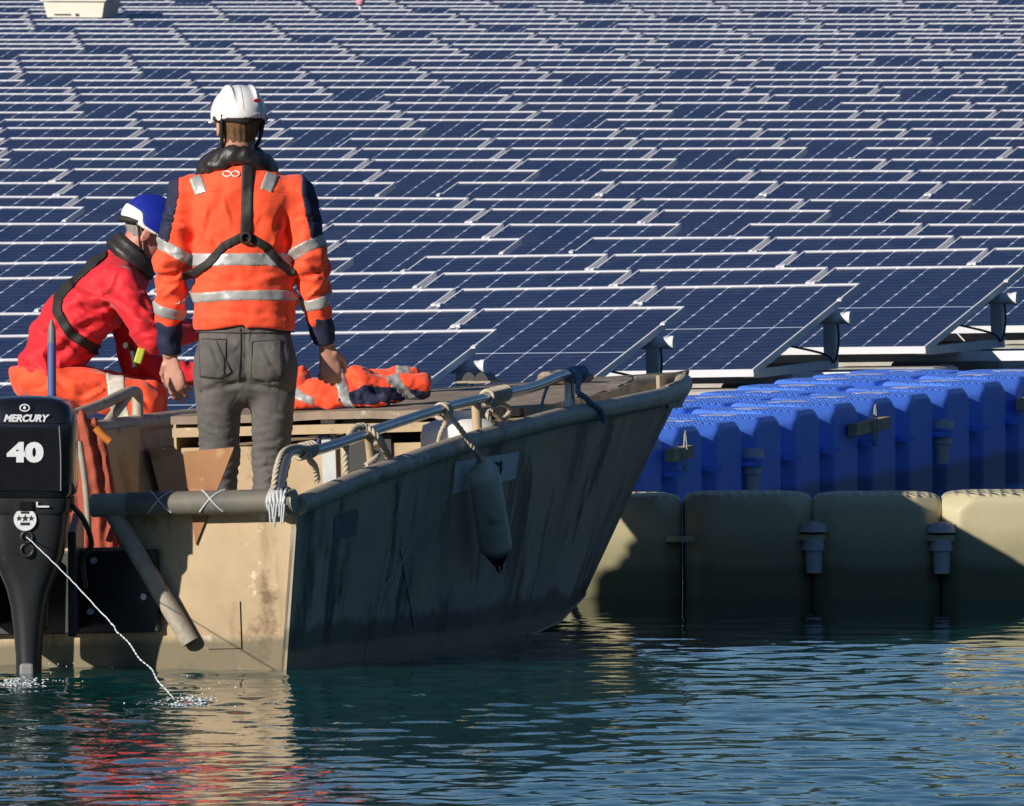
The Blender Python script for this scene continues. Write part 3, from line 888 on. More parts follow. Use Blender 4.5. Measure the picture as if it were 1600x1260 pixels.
# stem bar
mb = MB(); mb.tube([Vector((0, 6.76, G(6.74) + 0.02)), Vector((0, 5.52, 0.12)), Vector((0, 5.1, -0.2))], 0.016, 8); mb.obj('stem_bar', M_HULL, boat)
# floor
mb = MB(); mb.rings([[(-hull_x(y, .1) + .05, y, .115), (hull_x(y, .1) - .05, y, .115), (hull_x(y, .1) - .05, y, .145), (-hull_x(y, .1) + .05, y, .145)] for y in np.linspace(.04, 2.95, 8)], True, False); mb.obj('floor', M_PAINT, boat)
# transom with the cut-out for the motor
mb = MB()
poly = [(-.82, -.065), (0, -.21), (.82, -.065), (.895, .575), (.235, .565), (.20, .43), (-.20, .43), (-.235, .565), (-.895, .575)]
mb.prism([(x, 0.0, z) for x, z in poly], (0, 0.03, 0)); mb.obj('transom', M_PAINT, boat)
for sgn, rr_ in ((1, 1), (-1, 1)):
    mb = MB(); mb.tube([(sgn * 0.91, -0.058, .585), (sgn * 0.13, -0.058, .585)], 0.043, 18); o = mb.obj('transom_pipe', M_PIPE, boat)
    a = Vector((sgn * 0.20, -0.05, .56)); b = Vector((sgn * 0.475, -0.02, .08))
    mb = MB(); mb.tube([a, b], 0.034, 14); mb.obj('brace_pipe', M_PIPE, boat)
    mb = MB(); mb.tube([(sgn * 0.905, -0.058, .585), (sgn * 0.27, -0.058, .585)], 0.0445, 18); mb.obj('pipe_sleeve', pmat('dark_pipe_sleeve', (0.19, 0.17, 0.135), 0.65, var=(6, 1.0), col2=(0.10, 0.094, 0.078), wear=[((0.40, 0.36, 0.28), 12, 0.62, 0.1), ((.05, .045, .04), 9, .62, .1)], bump=(30, .3, .003)), boat)  # darker sleeve over the pipe, all but its inboard end
mb = MB(); mb.box((0.02, -0.022, 0.27), (0.68, 0.03, 0.30)); mb.obj('motor_board', M_BLACK, boat, bevel=0.006)
for x, z in ((.30, .40), (.31, .25), (.10, .20), (.12, .385)):
    mb = MB(); mb.cyl((x, -0.038, z), (x, -0.052, z), 0.012, n=8); mb.obj('bolt', M_STEEL, boat)
# lower repair plate on the transom
mb = MB(); mb.box((0.60, -0.004, 0.14), (0.13, 0.006, 0.17)); mb.obj('repair_plate', M_PAINT, boat)
# the rusty triangular gusset standing on the transom behind the pipe
tp = [bl(286, 706, y=-0.008), bl(366, 699, y=-0.008), bl(306, 852, y=-0.008)]
mb = MB(); mb.prism([(p.x, -0.003, p.z) for p in tp], (0, -0.008, 0))
mb.obj('gusset_plate', M_RUST, boat)
# front bulkhead, raised foredeck, gutters
yB = 2.98
def deck_half(y): return max(Wd(y) - 0.20, 0.02)
mb = MB(); mb.prism([(sg_ * (hull_x(yB, zz) - .055), yB, zz) for sg_, zz in ((-1, .15), (1, .15), (1, .45), (1, G(yB) - .09), (-1, G(yB) - .09), (-1, .45))], (0, 0.03, 0)); mb.obj('bulkhead', M_PAINT, boat)
DZ = 0.035
nd = 7
def deck_z(y): return G(yB) + 0.035 + (y - yB) * 0.012
ysd = np.linspace(yB - 0.07, 6.1, 30); dk = random.Random(4)
A_ = [[Vector((deck_half(y) * (-1 + 2 * j / 14), y, deck_z(y) + dk.uniform(-.004, .004))) for j in range(15)] for y in ysd]
B_ = [[p - Vector((0, 0, .03)) for p in q] for q in A_]
mb = MB(); add_thick(mb, A_, B_); mb.obj('deck_plate', M_DECK, boat)
mb = MB()
ys = np.linspace(yB - 0.02, 6.1, 9)
for sgn in (1, -1):
    mb = MB(); rings = [[(sgn * (deck_half(y) + .002), y, deck_z(y) - .13), (sgn * (deck_half(y) + .012), y, deck_z(y) - .13), (sgn * (deck_half(y) + .012), y, deck_z(y) - .004), (sgn * (deck_half(y) + .002), y, deck_z(y) - .004)] for y in ys]
    mb.rings(rings, True, False); mb.obj('deck_edge', M_PAINT, boat)
    mb = MB(); rings = [[(sgn * (deck_half(y) - .05), y, G(y) - .125), (sgn * (hull_x(y, G(y) - .1) - .03), y, G(y) - .10), (sgn * (hull_x(y, G(y) - .1) - .03), y, G(y) - .09), (sgn * (deck_half(y) - .05), y, G(y) - .115)] for y in np.linspace(yB + .02, 6.1, 9)]
    mb.rings(rings, True, False); mb.obj('side_deck', M_PAINT, boat)
mb = MB(); mb.box((0, yB - 0.05, deck_z(yB) - .065), (2 * deck_half(yB), 0.04, 0.035)); mb.obj('deck_beam', M_PAINT, boat)
# locker front pieces on the bulkhead
q = bl(515, 705, y=yB - .01)
mb = MB(); mb.box((q.x, yB - .012, q.z - .02), (0.055, 0.02, 0.30)); pl_ = mb.obj('locker_post', M_PINGREY, boat)
mb = MB(); qq = bl(508, 692, y=yB - .024); mb.tube([(qq.x + 0.028 * math.cos(a), yB - .026, qq.z + 0.028 * math.sin(a)) for a in np.linspace(0, 2 * math.pi, 20, endpoint=False)], 0.006, 6, closed=True); mb.obj('round_mark', pmat('blue_mark', (0.05, 0.09, 0.28), 0.5), boat)
q = bl(575, 705, y=yB - .01)
mb = MB(); mb.box((q.x, yB - .008, q.z - .03), (0.19, 0.012, 0.30)); mb.obj('opening_shade_slab', M_BLACK, boat)  # black slab paints the shade inside an under-deck opening
# handrails
def railpt(px, py, sgn, off=0.04):
    y = 1.5
    for _ in range(14): p = bl(px, py, x=sgn * (Wd(y) - off)); y = 0.5 * y + 0.5 * max(0, min(6.5, p.y))
    return bl(px, py, x=sgn * (Wd(y) - off))
rp = [railpt(*q, 1) for q in ((434, 766), (440, 735), (448, 712), (458, 704), (483, 706), (530, 693), (582, 674), (687, 640), (760, 622), (830, 606), (868, 591), (884, 586), (889, 594), (890, 610), (890, 640))]
mb = MB(); mb.tube(spline(rp, 5), 0.0195, 12); mb.obj('handrail', M_RAIL, boat)
for a, b in (((744, 628), (746, 676)),):
    mb = MB(); mb.tube([railpt(*a, 1), railpt(*b, 1)], 0.019, 10); mb.obj('rail_post', M_PAINT, boat)
mb = MB(); a = railpt(575, 676, 1); mb.tube([a, Vector((a.x, a.y + 0.03, G(a.y)))], 0.016, 10); mb.obj('rail_post', M_PAINT, boat)
rp2 = [railpt(*q, -1, 0.0) for q in ((60, 672), (112, 650), (160, 632), (198, 614), (212, 613), (215, 622), (215, 652))]
mb = MB(); mb.tube(spline(rp2, 5), 0.022, 12); mb.obj('handrail', M_PIPE, boat)
mb = MB(); mb.tube([railpt(199, 620, -1, 0.0), railpt(162, 668, -1, 0.0)], 0.019, 10); mb.obj('rail_post', M_PIPE, boat)
# hull markings: white number plate, dark decal, scratches
def hullpt(px, py, out=0.006):
    y = 2.0
    for _ in range(16):
        t = 0.6
        p = bl(px, py, x=0.85)
        # intersect with the leaning side by relaxation on x
        break
    x = 0.88
    for _ in range(25):
        p = bl(px, py, x=x)
        zg = G(p.y)
        yb = max(0, min(5.5, p.y * 0.86)); zc = interp(CZ, yb); t = max(0, min(1, (p.z - zc) / max(zg - zc, .01)))
        yst = p.y
        for _ in range(4):
            yst = p.y / (5.5 / 6.74 * (1 - t) + t)
        xs_ = interp(CT, yst * 5.5 / 6.74) * (1 - t) + Wd(yst) * t
        x = 0.5 * x + 0.5 * (xs_ + out)
    return bl(px, py, x=x)
pl4 = [hullpt(*q) for q in ((712, 722), (812, 706), (805, 748), (708, 772))]
mb = MB(); mb.prism(pl4, (-0.004, 0, 0)); mb.obj('number_plate', pmat('painted_plate', (0.62, 0.64, 0.66), 0.6, var=(10, 0.6), col2=(0.45, 0.46, 0.47)), boat)
mb = MB()
for a, b in (((773, 727), (784, 724)), ((776, 722), (775, 731)), ((783, 721), (782, 730)), ((784, 730), (781, 740)), ((781, 740), (777, 746))):
    mb.tube([hullpt(*a, 0.009), hullpt(*b, 0.009)], 0.0042, 5)
mb.obj('plate_lettering', M_DARKLET, boat)
for A_ in (((626, 858), (648, 980)), ((640, 850), (596, 955)), ((592, 930), (640, 862))):
    mb = MB(); mb.tube([hullpt(A_[0][0] + (A_[1][0] - A_[0][0]) * k / 8, A_[0][1] + (A_[1][1] - A_[0][1]) * k / 8, 0.0025) for k in range(9)], 0.003, 5); mb.obj('scratch', pmat('scratch_grey', (0.42, 0.42, 0.40), 0.7), boat)
for yy in (1.0, 3.605):
    mb = MB(); mb.tube([side_point(yy, t, 1, -0.001) for t in np.linspace(.02, .97, 20)], 0.004, 6); mb.obj('weld_bead', M_HULL, boat)
mb = MB(); mb.tube([side_point(y, .0, 1, -.001) for y in np.linspace(0.02, 6.6, 40)], 0.006, 6); mb.obj('weld_bead', M_HULL, boat)
mb = MB(); mb.prism([hullpt(*q, 0.003) for q in ((523, 806), (560, 796), (557, 836), (522, 845))], (-0.003, 0, 0)); mb.obj('faded_decal', pmat('faded_blue_decal', (0.085, 0.09, 0.11), 0.6, var=(30, 1.0), col2=(0.15, 0.15, 0.14)), boat)
# white tape crosses and a lashing on the transom pipe
def on_pipe(x, ang, r=0.046): return Vector((x, -0.058 - r * math.cos(ang), .585 + r * math.sin(ang)))
for x in (0.40, 0.60):
    for s_ in (-1, 1):
        mb = MB(); mb.tube([on_pipe(x + s_ * 0.045 * (1 - 2 * k / 7), 1.45 - 2.2 * k / 7) for k in range(8)], 0.0036, 5); mb.obj('tape', M_PINGREY, boat)

# ---- loose gear on the boat (things of their own)
def inboat(name, label, cat, loc, group=None):
    o = empty(name, BM @ Vector(loc), (0, -HEEL, -BYAW), label=label, cat=cat, group=group); return o
def rel(pts, loc): return [Vector(p) - Vector(loc) for p in pts]
# fender
ft = hullpt(752, 718, 0.075); fb = hullpt(777, 868, 0.10); d_ = (fb - ft).normalized()
fe = inboat('fender', 'dirty grey cylindrical fender hanging against the shaded side of the boat', 'fender', fb)
prof = [(-0.03, .018), (0.0, .034), (.02, .052), (.05, .059), (.34, .062), (.36, .058), (.375, .044), (.40, .030), (.42, .016)]
L_ = (fb - ft).length; pts = [ft + d_ * (L_ + 0.02) * (t + .03) / .45 for t, r in prof]
M_FEND = pmat('dirty_fender', (0.72, 0.70, 0.60), 0.6, var=(6, 1.0, (1, 1, .4)), col2=(0.42, 0.42, 0.34), wear=[((0.06, 0.065, 0.05), 5, 0.60, 0.1)])
mb = MB(); mb.tube(rel(spline(pts, 3), fb), [float(np.interp(i, range(0, 25, 3), [r for t, r in prof])) for i in range(25)], 18); mb.obj('fender_body', M_FEND, fe)
e = fb + d_ * 0.045
mb = MB(); mb.cyl(rel([fb - d_ * .01], fb)[0], rel([fb + d_ * .035], fb)[0], .045, .024, 12); mb.obj('end_cap', M_BLACK, fe)
mb = MB(); mb.tube([Vector((0, 0.028 * math.cos(a), 0)) + d_ * (0.05 + 0.026 * math.sin(a)) for a in np.linspace(0, 2 * math.pi, 16, endpoint=False)], 0.006, 6, closed=True); mb.obj('eye', M_BLACK, fe)
tie = railpt(692, 643, 1)
ro = inboat('fender_rope', 'pale rope tying the fender to the handrail', 'rope', tie)
mb = MB(); rope(mb, rel([tie + Vector((0, 0, .015)), railpt(715, 665, 1, -.02), hullpt(733, 690, .055), hullpt(745, 708, .075), ft + d_ * 0.03], tie), 0.010); mb.obj('line', M_ROPE, ro)
mb = MB()
for k in range(3): mb.tube(rel([tie + Vector((0.027 * math.cos(a), (k - 1) * .017, .027 * math.sin(a))) for a in np.linspace(0, 2 * math.pi, 14, endpoint=False)], tie), 0.009, 6, closed=True)
mb.obj('hitch', M_ROPE, ro)
# loops and lashings on the rail
def lashing(label, pts, r=0.010, name='rope', mat=M_ROPE, cat='rope', wraps=None):
    c = pts[0]; o = inboat(name, label, cat, c)
    mb = MB(); rope(mb, rel(pts, c), r); mb.obj('line', mat, o)
    if wraps:
        w0, n_, step = wraps
        mb = MB()
        for k in range(n_): mb.tube(rel([w0 + Vector((0.026 * math.cos(a), k * step + 0.006 * math.sin(a), .026 * math.sin(a) + k * step * 0.05)) for a in np.linspace(0, 2 * math.pi, 14, endpoint=False)], c), 0.008, 6, closed=True)
        mb.obj('wraps', mat, o)
    return o
c = railpt(541, 742, 1)
lashing('bent loop of pale hose-like rope standing over the middle of the handrail', [railpt(541, 742, 1), railpt(540, 700, 1), railpt(552, 672, 1, .06), railpt(570, 667, 1), railpt(590, 683, 1, .0), railpt(600, 700, 1, .02), railpt(608, 716, 1)], 0.013)
lashing('short frayed rope end knotted below the middle of the handrail', [railpt(596, 690, 1), railpt(580, 702, 1, .06), railpt(590, 712, 1, .02), railpt(572, 728, 1, .04)], 0.011)
lashing('twisted rope wound round the aft corner of the handrail', [railpt(428, 764, 1, .03), railpt(432, 735, 1, .02), railpt(442, 708, 1, .02), railpt(462, 699, 1, .03), railpt(480, 704, 1, .02), railpt(484, 718, 1, .02), railpt(492, 730, 1, .03), railpt(496, 752, 1)], 0.012, wraps=(railpt(470, 706, 1), 4, .035))
q = railpt(775, 620, 1)
lashing('tangle of pale rope lashed round the forward part of the handrail', [q, railpt(770, 640, 1, .02), railpt(785, 655, 1, .06), railpt(797, 640, 1), railpt(780, 632, 1, .05), railpt(762, 648, 1, .03), railpt(776, 662, 1, .02), railpt(795, 650, 1)], 0.009, wraps=(q - Vector((0, 0.10, 0)), 7, .032))
q = railpt(690, 640, 1)
lashing('slack pale rope hanging from the handrail inside the boat', [q, railpt(697, 655, 1, .10), railpt(688, 680, 1, .12), railpt(684, 700, 1, .1)], 0.009)
q = railpt(890, 588, 1)
lashing('blue rope tied round the bow end of the handrail and hanging over the gunwale', [q + Vector((0, .05, .0)), railpt(905, 590, 1, .0), railpt(903, 612, 1, .0), railpt(915, 622, 1, -.02), railpt(925, 632, 1, -.03), railpt(938, 642, 1, -.045), railpt(944, 660, 1, -.05)], 0.011, mat=M_BLUEROPE, wraps=(q, 5, .03))
lashing('thin blue line sagging across the bow corner of the deck', [q, railpt(860, 600, 1, .1), railpt(850, 620, 1, .12), railpt(845, 642, 1, .1)], 0.006, mat=M_BLUEROPE)
c = Vector((.90, -0.058, .585))
o = inboat('rope_binding', 'frayed white rope binding at the starboard stern corner', 'rope', c)
mb = MB()
for k in range(6):
    mb.tube([Vector((-0.015 - 0.012 * k + 0.004 * math.sin(a * 3 + k), -0.047 * math.cos(a), 0.047 * math.sin(a))) for a in np.linspace(0, 2 * math.pi, 16, endpoint=False)], 0.007, 5, closed=True)
mb.obj('wraps', M_PINGREY, o)
mb = MB()
g_ = random.Random(3)
for k in range(7): mb.tube([(-.01 - .01 * k, -.05, -.01), (-.012 - .01 * k + g_.uniform(-.01, .01), -.055, -.05 - g_.random() * .05)], 0.004, 4)
mb.obj('frayed_ends', M_PINGREY, o)
# white drum inside the starboard side, cleats, debris at the bow
q = bl(722, 690, x=.62)
o = inboat('white_drum', 'white plastic drum behind the handrail inside the starboard side', 'drum', (q.x, q.y, .145))
mb = MB(); hh = q.z + 0.085 - .145
mb.tube([(0, 0, 0), (0, 0, .02), (0, 0, hh - .06), (0, 0, hh - .02), (0, 0, hh)], [.13, .155, .155, .145, .09], 20); mb.obj('drum_body', M_WHITE, o)
mb = MB(); mb.cyl((0, 0, hh), (0, 0, hh + .03), .045, n=14); mb.obj('drum_lid', M_WHITE, o)
for k, (px, lab) in enumerate(((733, 'dark metal mooring cleat on the foredeck, the one nearer the men'), (752, 'dark metal mooring cleat on the foredeck, the one nearer the bow'))):
    q = bl(px, 606, z=deck_z(4.2))
    o = inboat('deck_cleat', lab, 'cleat', (q.x, q.y, deck_z(q.y)), group='cleats on the foredeck')
    mb = MB(); rings = [[(x, y, 0.04 * math.sin(math.pi * i / 8) ** .6) for x, y in ((-.012, -.05 + .0125 * i), (.012, -.05 + .0125 * i))] for i in range(9)]
    mb.prism([(-.03 + .06 * i / 8, 0, .042 * math.sin(math.pi * (i + .3) / 8.6) ** .6) for i in range(9)] + [(.03, 0, 0), (-.03, 0, 0)], (0, .10, 0)); mb.obj('horn', M_BLACK, o)
    mb = MB(); mb.box((0, .05, .004), (.09, .14, .008)); mb.obj('cleat_plate', M_HULL, o)
q = bl(985, 592, z=deck_z(5.2))
o = inboat('coiled_hawser', 'brown weathered coil of rope lying in the bow', 'rope', (0.0, 5.35, deck_z(5.35)))
mb = MB()
for k in range(4): mb.tube([((.12 - .02 * k) * math.cos(a) * .8, (.16 - .02 * k) * math.sin(a), .014 + .016 * (k % 2) + .01 * math.sin(3 * a + k)) for a in np.linspace(0, 2 * math.pi, 24, endpoint=False)], 0.014, 8, closed=True)
mb.obj('coil', M_DECK, o)
# blue pole with a grey tip standing in the stern
a = wp(81, 500, 70.9)
o = empty('boat_hook', (a.x, a.y, 0.15), (0, 0, 0), label='blue pole with a grey pointed tip standing behind the outboard motor', cat='pole')
mb = MB(); mb.cyl((0, 0, 0), (0, 0, a.z - .15 - .085), .016, n=12); mb.obj('shaft', pmat('blue_pole', (0.07, 0.10, 0.30), 0.4, var=(9, .7), col2=(0.13, .15, .28)), o)
mb = MB(); mb.tube([(0, 0, a.z - .235), (0, 0, a.z - .18), (0, 0, a.z - .15)], [.0162, .014, .003], 12); mb.obj('tip', pmat('grey_tip', (0.16, 0.15, 0.17), .5), o)

# ================================================================== OUTBOARD MOTOR
M_COWL = pmat('gloss_black_cowl', (0.006, 0.006, 0.008), 0.22, var=(7, .6), col2=(0.014, 0.014, 0.017), coat=0.4)
M_LEG = pmat('scuffed_black_leg', (0.012, 0.012, 0.013), 0.38, var=(6, .9, (1, 1, .4)), col2=(0.03, 0.03, 0.032), wear=[((0.10, 0.10, 0.105), 9, 0.66, 0.08, (1, 1, .3))], bump=(30, .2, .003))
ep = wp(45, 900, 69.20)
EY = R(-3)
motor = empty('outboard_motor', (ep.x, ep.y, 0.0), (0, 0, EY), label='black forty horsepower outboard motor on the stern, tilted upright', cat='outboard motor')
motor.scale = (1, .6, 1)
motor['label'] = 'black outboard motor with white lettering on the stern of the boat'
def sup(a, b, yc, z, e=4.5, n=40, flat_back=0.0):
    r = []
    for k in range(n):
        t = 2 * math.pi * k / n; c, s = math.cos(t), math.sin(t)
        r.append(Vector((a * abs(c) ** (2 / e) * (1 if c > 0 else -1), yc + b * abs(s) ** (2 / e) * (1 if s > 0 else -1), z)))
    return r
mb = MB()
mb.rings([sup(.158, .25, .02, .634), sup(.170, .26, .02, .648), sup(.174, .262, .02, .70), sup(.174, .26, .022, .80), sup(.172, .257, .024, .88), sup(.168, .250, .028, .93), sup(.158, .238, .034, .962), sup(.135, .215, .04, .982), sup(.09, .16, .045, .993), sup(.03, .06, .05, .996)])
cowl = mb.obj('cowl', M_COWL, motor)
# raised rear panel that carries the figures
mb = MB(); mb.box((0, -.243, .775), (.255, .012, .235), ch=.005); mb.obj('rear_panel', M_COWL, motor)
mb = MB(); mb.rings([sup(.150, .235, .02, .575, 5), sup(.160, .245, .02, .59, 5), sup(.162, .247, .02, .632, 5)]); pan = mb.obj('lower_pan', M_LEG, motor)
mb = MB(); mb.box((.0, -.236, .607), (.05, .02, .028), ch=.003); mb.obj('latch', M_COWL, motor)
mb = MB(); mb.box((.062, -.240, .603), (.046, .006, .006)); mb.box((.041, -.240, .610), (.006, .006, .020)); mb.obj('latch_mark', M_LETTER, motor)
mb = MB()
mb.rings([sup(.147, .19, -.02, .575, 4), sup(.138, .18, -.02, .50, 4), sup(.128, .165, -.015, .43, 3.5), sup(.105, .15, 0, .36, 3), sup(.080, .14, .0, .30, 2.6), sup(.066, .13, .0, .24, 2.4), sup(.055, .125, .0, .15, 2.2), sup(.047, .12, .0, .06, 2.2), sup(.042, .12, .0, -.25, 2.2)])
mb.obj('midsection', M_LEG, motor)
mb = MB(); mb.prism([(-.085, -.20, -.05), (.085, -.20, -.05), (.07, .16, -.05), (-.07, .16, -.05)], (0, 0, .012)); mb.obj('cavitation_plate', M_LEG, motor)
mb = MB(); mb.box((0, -.15, .0), (.05, .09, .07), ch=.01); mb.obj('trim_tab', pmat('grey_anode', (.22, .22, .22), .6), motor)
mb = MB(); mb.tube([(0, .0, -.34), (0, -.22, -.34), (0, -.30, -.34)], [.06, .055, .02], 14); mb.obj('gearcase', M_LEG, motor)
for k in range(3):
    a = 2 * math.pi * k / 3
    mb = MB(); mb.prism([(.03 * math.cos(a), -.24, -.34 + .03 * math.sin(a)), (.13 * math.cos(a - .5), -.22, -.34 + .13 * math.sin(a - .5)), (.15 * math.cos(a), -.25, -.34 + .15 * math.sin(a)), (.12 * math.cos(a + .45), -.28, -.34 + .12 * math.sin(a + .45))], (0, .008, 0)); mb.obj('propeller_blade', M_LEG, motor)
# swivel and clamp bracket reaching forward to the transom
mb = MB(); mb.box((0, .26, .34), (.12, .16, .40), ch=.02); mb.obj('swivel_bracket', M_LEG, motor)
for s_ in (-1, 1):
    mb = MB(); mb.prism([(s_ * .13, .26, .12), (s_ * .13, .88, .16), (s_ * .13, .90, .50), (s_ * .13, .66, .56), (s_ * .13, .24, .50)], (s_ * .03, 0, 0)); mb.obj('clamp_bracket', M_LEG, motor, bevel=.006)
# cooling outlet, second outlet
for z, r in ((.492, .020), (.445, .022)):
    mb = MB(); y0 = -.205 + (.0 if z > .47 else .012)
    mb.tube([(0.003 + r * math.cos(a), y0, z + r * math.sin(a)) for a in np.linspace(0, 2 * math.pi, 18, endpoint=False)], .006, 6, closed=True); mb.obj('outlet_ring', M_LEG, motor)
# moulded lines and a side decal on the cowl
mb = MB()
for z in (.668, .905):
    e = interp([(.634, .158), (.648, .170), (.70, .174), (.88, .172), (.93, .168)], z); bb = interp([(.634, .25), (.70, .262), (.88, .257), (.93, .25)], z)
    mb.tube([p + Vector((0, 0, 0)) for p in sup(e + .0005, bb + .0005, .022, z)], .0022, 4, closed=True)
mb.obj('moulded_line', M_LEG, motor)
mb = MB()
for s_ in (-1, 1): mb.tube(spline([(s_ * .1275, -.250, .66), (s_ * .1275, -.2505, .78), (s_ * .122, -.2485, .893)], 5), .003, 5)
mb.obj('panel_edge', pmat('worn_edge', (.16, .16, .17), .35), motor)
# badge
mb = MB(); mb.cyl((-.003, -.200, .556), (-.003, -.222, .556), .041, n=28); badge = mb.obj('badge', M_LETTER, motor)
mb = MB()
for sx, sc in ((-.022, .8), (0, 1.0), (.022, .8)):
    pts = []
    for k in range(10):
        a = math.pi / 2 + k * math.pi / 5; r = (.014 if k % 2 == 0 else .006) * sc
        pts.append((-.003 + sx + r * math.cos(a), -.2225, .560 + r * math.sin(a)))
    mb.prism(pts, (0, -.002, 0))
mb.box((-.003, -.2232, .540), (.034, .002, .010)); mb.box((-.003, -.2232, .581), (.030, .002, .008))
mb.obj('badge_stars', M_DARKLET, badge)
# lettering
def text_mesh(s, size, bold=0.0, shear=0.0, sx=1.0, mat=None, name='lettering', space=1.0):
    cu = bpy.data.curves.new(name, 'FONT'); cu.body = s; cu.size = size; cu.offset = bold; cu.shear = shear; cu.extrude = 0.0012
    cu.align_x = 'CENTER'; cu.align_y = 'CENTER'; cu.space_character = space; cu.resolution_u = 4
    o = bpy.data.objects.new('tmp_text', cu); COL.objects.link(o)
    dg = bpy.context.evaluated_depsgraph_get()
    me = bpy.data.meshes.new_from_object(o.evaluated_get(dg))
    bpy.data.objects.remove(o); me.name = name
    for v in me.vertices: v.co.x *= sx
    me.materials.clear(); me.materials.append(mat)
    return me
link_mesh('lettering', text_mesh('MERCURY', .0345, .0015, .30, 1.02, M_LETTER, space=.98), motor, loc=(-.002, -.2345, .920), rot=(math.pi / 2 + .05, 0, 0))
link_mesh('figures', text_mesh('40', .090, .0058, 0.0, 1.32, M_LETTER, space=1.06), motor, loc=(0, -.2505, .795), rot=(math.pi / 2, 0, 0))
mb = MB(); mb.tube([(-.003 + .017 * math.cos(a), -.2300, .958 + .012 * math.sin(a)) for a in np.linspace(0, 2 * math.pi, 20, endpoint=False)], .0028, 5, closed=True); mb.ball((-.003, -.230, .958), .006); mb.obj('emblem', M_LETTER, motor)
# bright edge strip and fuel hose on the starboard side
mb = MB(); mb.tube(spline([(.165, -.12, .60), (.20, -.02, .55), (.225, .05, .46), (.19, .1, .40), (.20, .12, .30)], 6), .010, 8); mb.obj('hose', M_LEG, motor)

# cooling-water jet and splash
M_SPRAY = pmat('white_water', (0.70, 0.76, 0.80), 0.12, spec=0.6)
a = motor.matrix_world
sp0 = Vector((ep.x, ep.y, 0)) + Euler((0, 0, EY)).to_matrix() @ Vector((.003, -.126, .492))
sp1 = wz(272, 1094)
jet = empty('cooling_water_jet', sp1, label='thin jet of cooling water arcing from the motor into the lake', cat='water jet')
g_ = random.Random(9)
pts = []; rad = []
for i in range(60):
    t = i / 59
    p = sp0.lerp(sp1, t); p.z = sp0.z + (sp1.z - sp0.z) * (0.80 * t + 0.20 * t * t)
    j = .010 * t * t
    pts.append(p - sp1 + Vector((j * math.sin(i * .8) * .5 + g_.gauss(0, .0012), 0, j * math.sin(i * .63 + 1) * .5))); rad.append(.0019 * (1 + .6 * g_.random() * (0.3 + t)))
mb = MB(); mb.tube(pts[:34], rad[:34], 6); mb.obj('stream', M_SPRAY, jet)
mb = MB()
for i in range(33, 59):
    q = pts[i].lerp(pts[i + 1], .62 + .3 * g_.random()); mb.tube([pts[i], (pts[i] + q) / 2, q], [.003, rad[i] * 1.15, .002], 6)
mb.obj('broken_stream', M_SPRAY, jet, kind='stuff')
sc_ = wz(298, 1098) - sp1
mb = MB()
for k in range(320):
    a = g_.random() * 6.28; r = abs(g_.gauss(0, .06)); h = max(0, g_.gauss(.002, .010)) * (1 if r < .05 else .4)
    mb.ball(sc_ + Vector((r * math.cos(a) * 1.1, r * math.sin(a) * 3.0, h)), .0016 + .0040 * g_.random() * (1 if r < .09 else .5), 6, 4, (1.6, 2.2, .45))
for k in range(9):
    mb.ball(sc_ + Vector((g_.gauss(0, .11), g_.gauss(0, .25), abs(g_.gauss(.05, .05)))), .0022 + .002 * g_.random(), 5, 4)
mb.obj('splash', M_SPRAY, jet, kind='stuff')
# foam where the motor leg enters the water
fo = wz(30, 1071)
mb = MB()
for k in range(170):
    mb.ball((g_.gauss(0, .045), g_.gauss(0, .12), abs(g_.gauss(.003, .010))), .0016 + .0036 * g_.random(), 6, 4, (1.6, 2.2, .45))
for k in range(14):
    mb.ball((g_.gauss(.10, .06), g_.gauss(.05, .1), abs(g_.gauss(.03, .03))), .0025, 5, 4)
o = mb.obj('foam', M_SPRAY, loc=fo, label='small patch of white foam where the motor leg enters the water', cat='foam', kind='stuff')

# rust-orange sheet bundled behind the motor
M_TARP = pmat('rust_orange_cloth', (0.42, 0.075, 0.03), 0.75, var=(7, .9), col2=(0.24, 0.05, 0.03), bump=(18, .4, .006))
tb = wp(160, 870, 70.30)
tarp = empty('bundled_sheet', (tb.x, tb.y, 0.14), label='rust-orange sheet hanging in folds behind the outboard motor', cat='sheet')
Z0 = .14
def tl(px, py, d=70.30):
    p = wp(px, py, d); return (p.x - tb.x, p.y - tb.y, p.z - Z0)
def tarp_fn(P):
    d = d_ecap(P, tl(128, 668), tl(150, 860), .055, .085, (1, 0, 0), .75)
    d = smin(d, d_ecap(P, tl(150, 690), tl(178, 860), .035, .05, (1, 0, 0), .8), .02)
    d = smin(d, d_ecap(P, tl(168, 860), (tl(168, 860)[0], .02, .02), .10, .12, (1, 0, 0), .8), .04)
    d = d + .010 * np.sin(P[:, 0] * 130 + P[:, 2] * 18 + 2 * np.sin(P[:, 2] * 9)) + .006 * waves(P, 4, 6, .05, .2, (1, 1, .3))
    return d
sdf_part('sheet_folds', tarp_fn, (-.32, -.22, 0), (.30, .22, .85), .010, M_TARP, tarp)
mb = MB(); mb.tube(rel(spline([tl(124, 690, 70.18), tl(131, 740, 70.17), tl(136, 790, 70.16), tl(138, 830, 70.16)], 6), (0, 0, 0)), .012, 8); mb.obj('pale_strip', pmat('pale_strip', (.40, .36, .28), .6, var=(14, .8), col2=(.2, .18, .14)), tarp)
mb = MB(); mb.tube(spline([tl(150, 668, 70.2), tl(160, 680, 70.2), tl(172, 690, 70.2)], 5), .016, 8); mb.obj('orange_strap', pmat('orange_strap', (.55, .17, .03), .6), tarp)

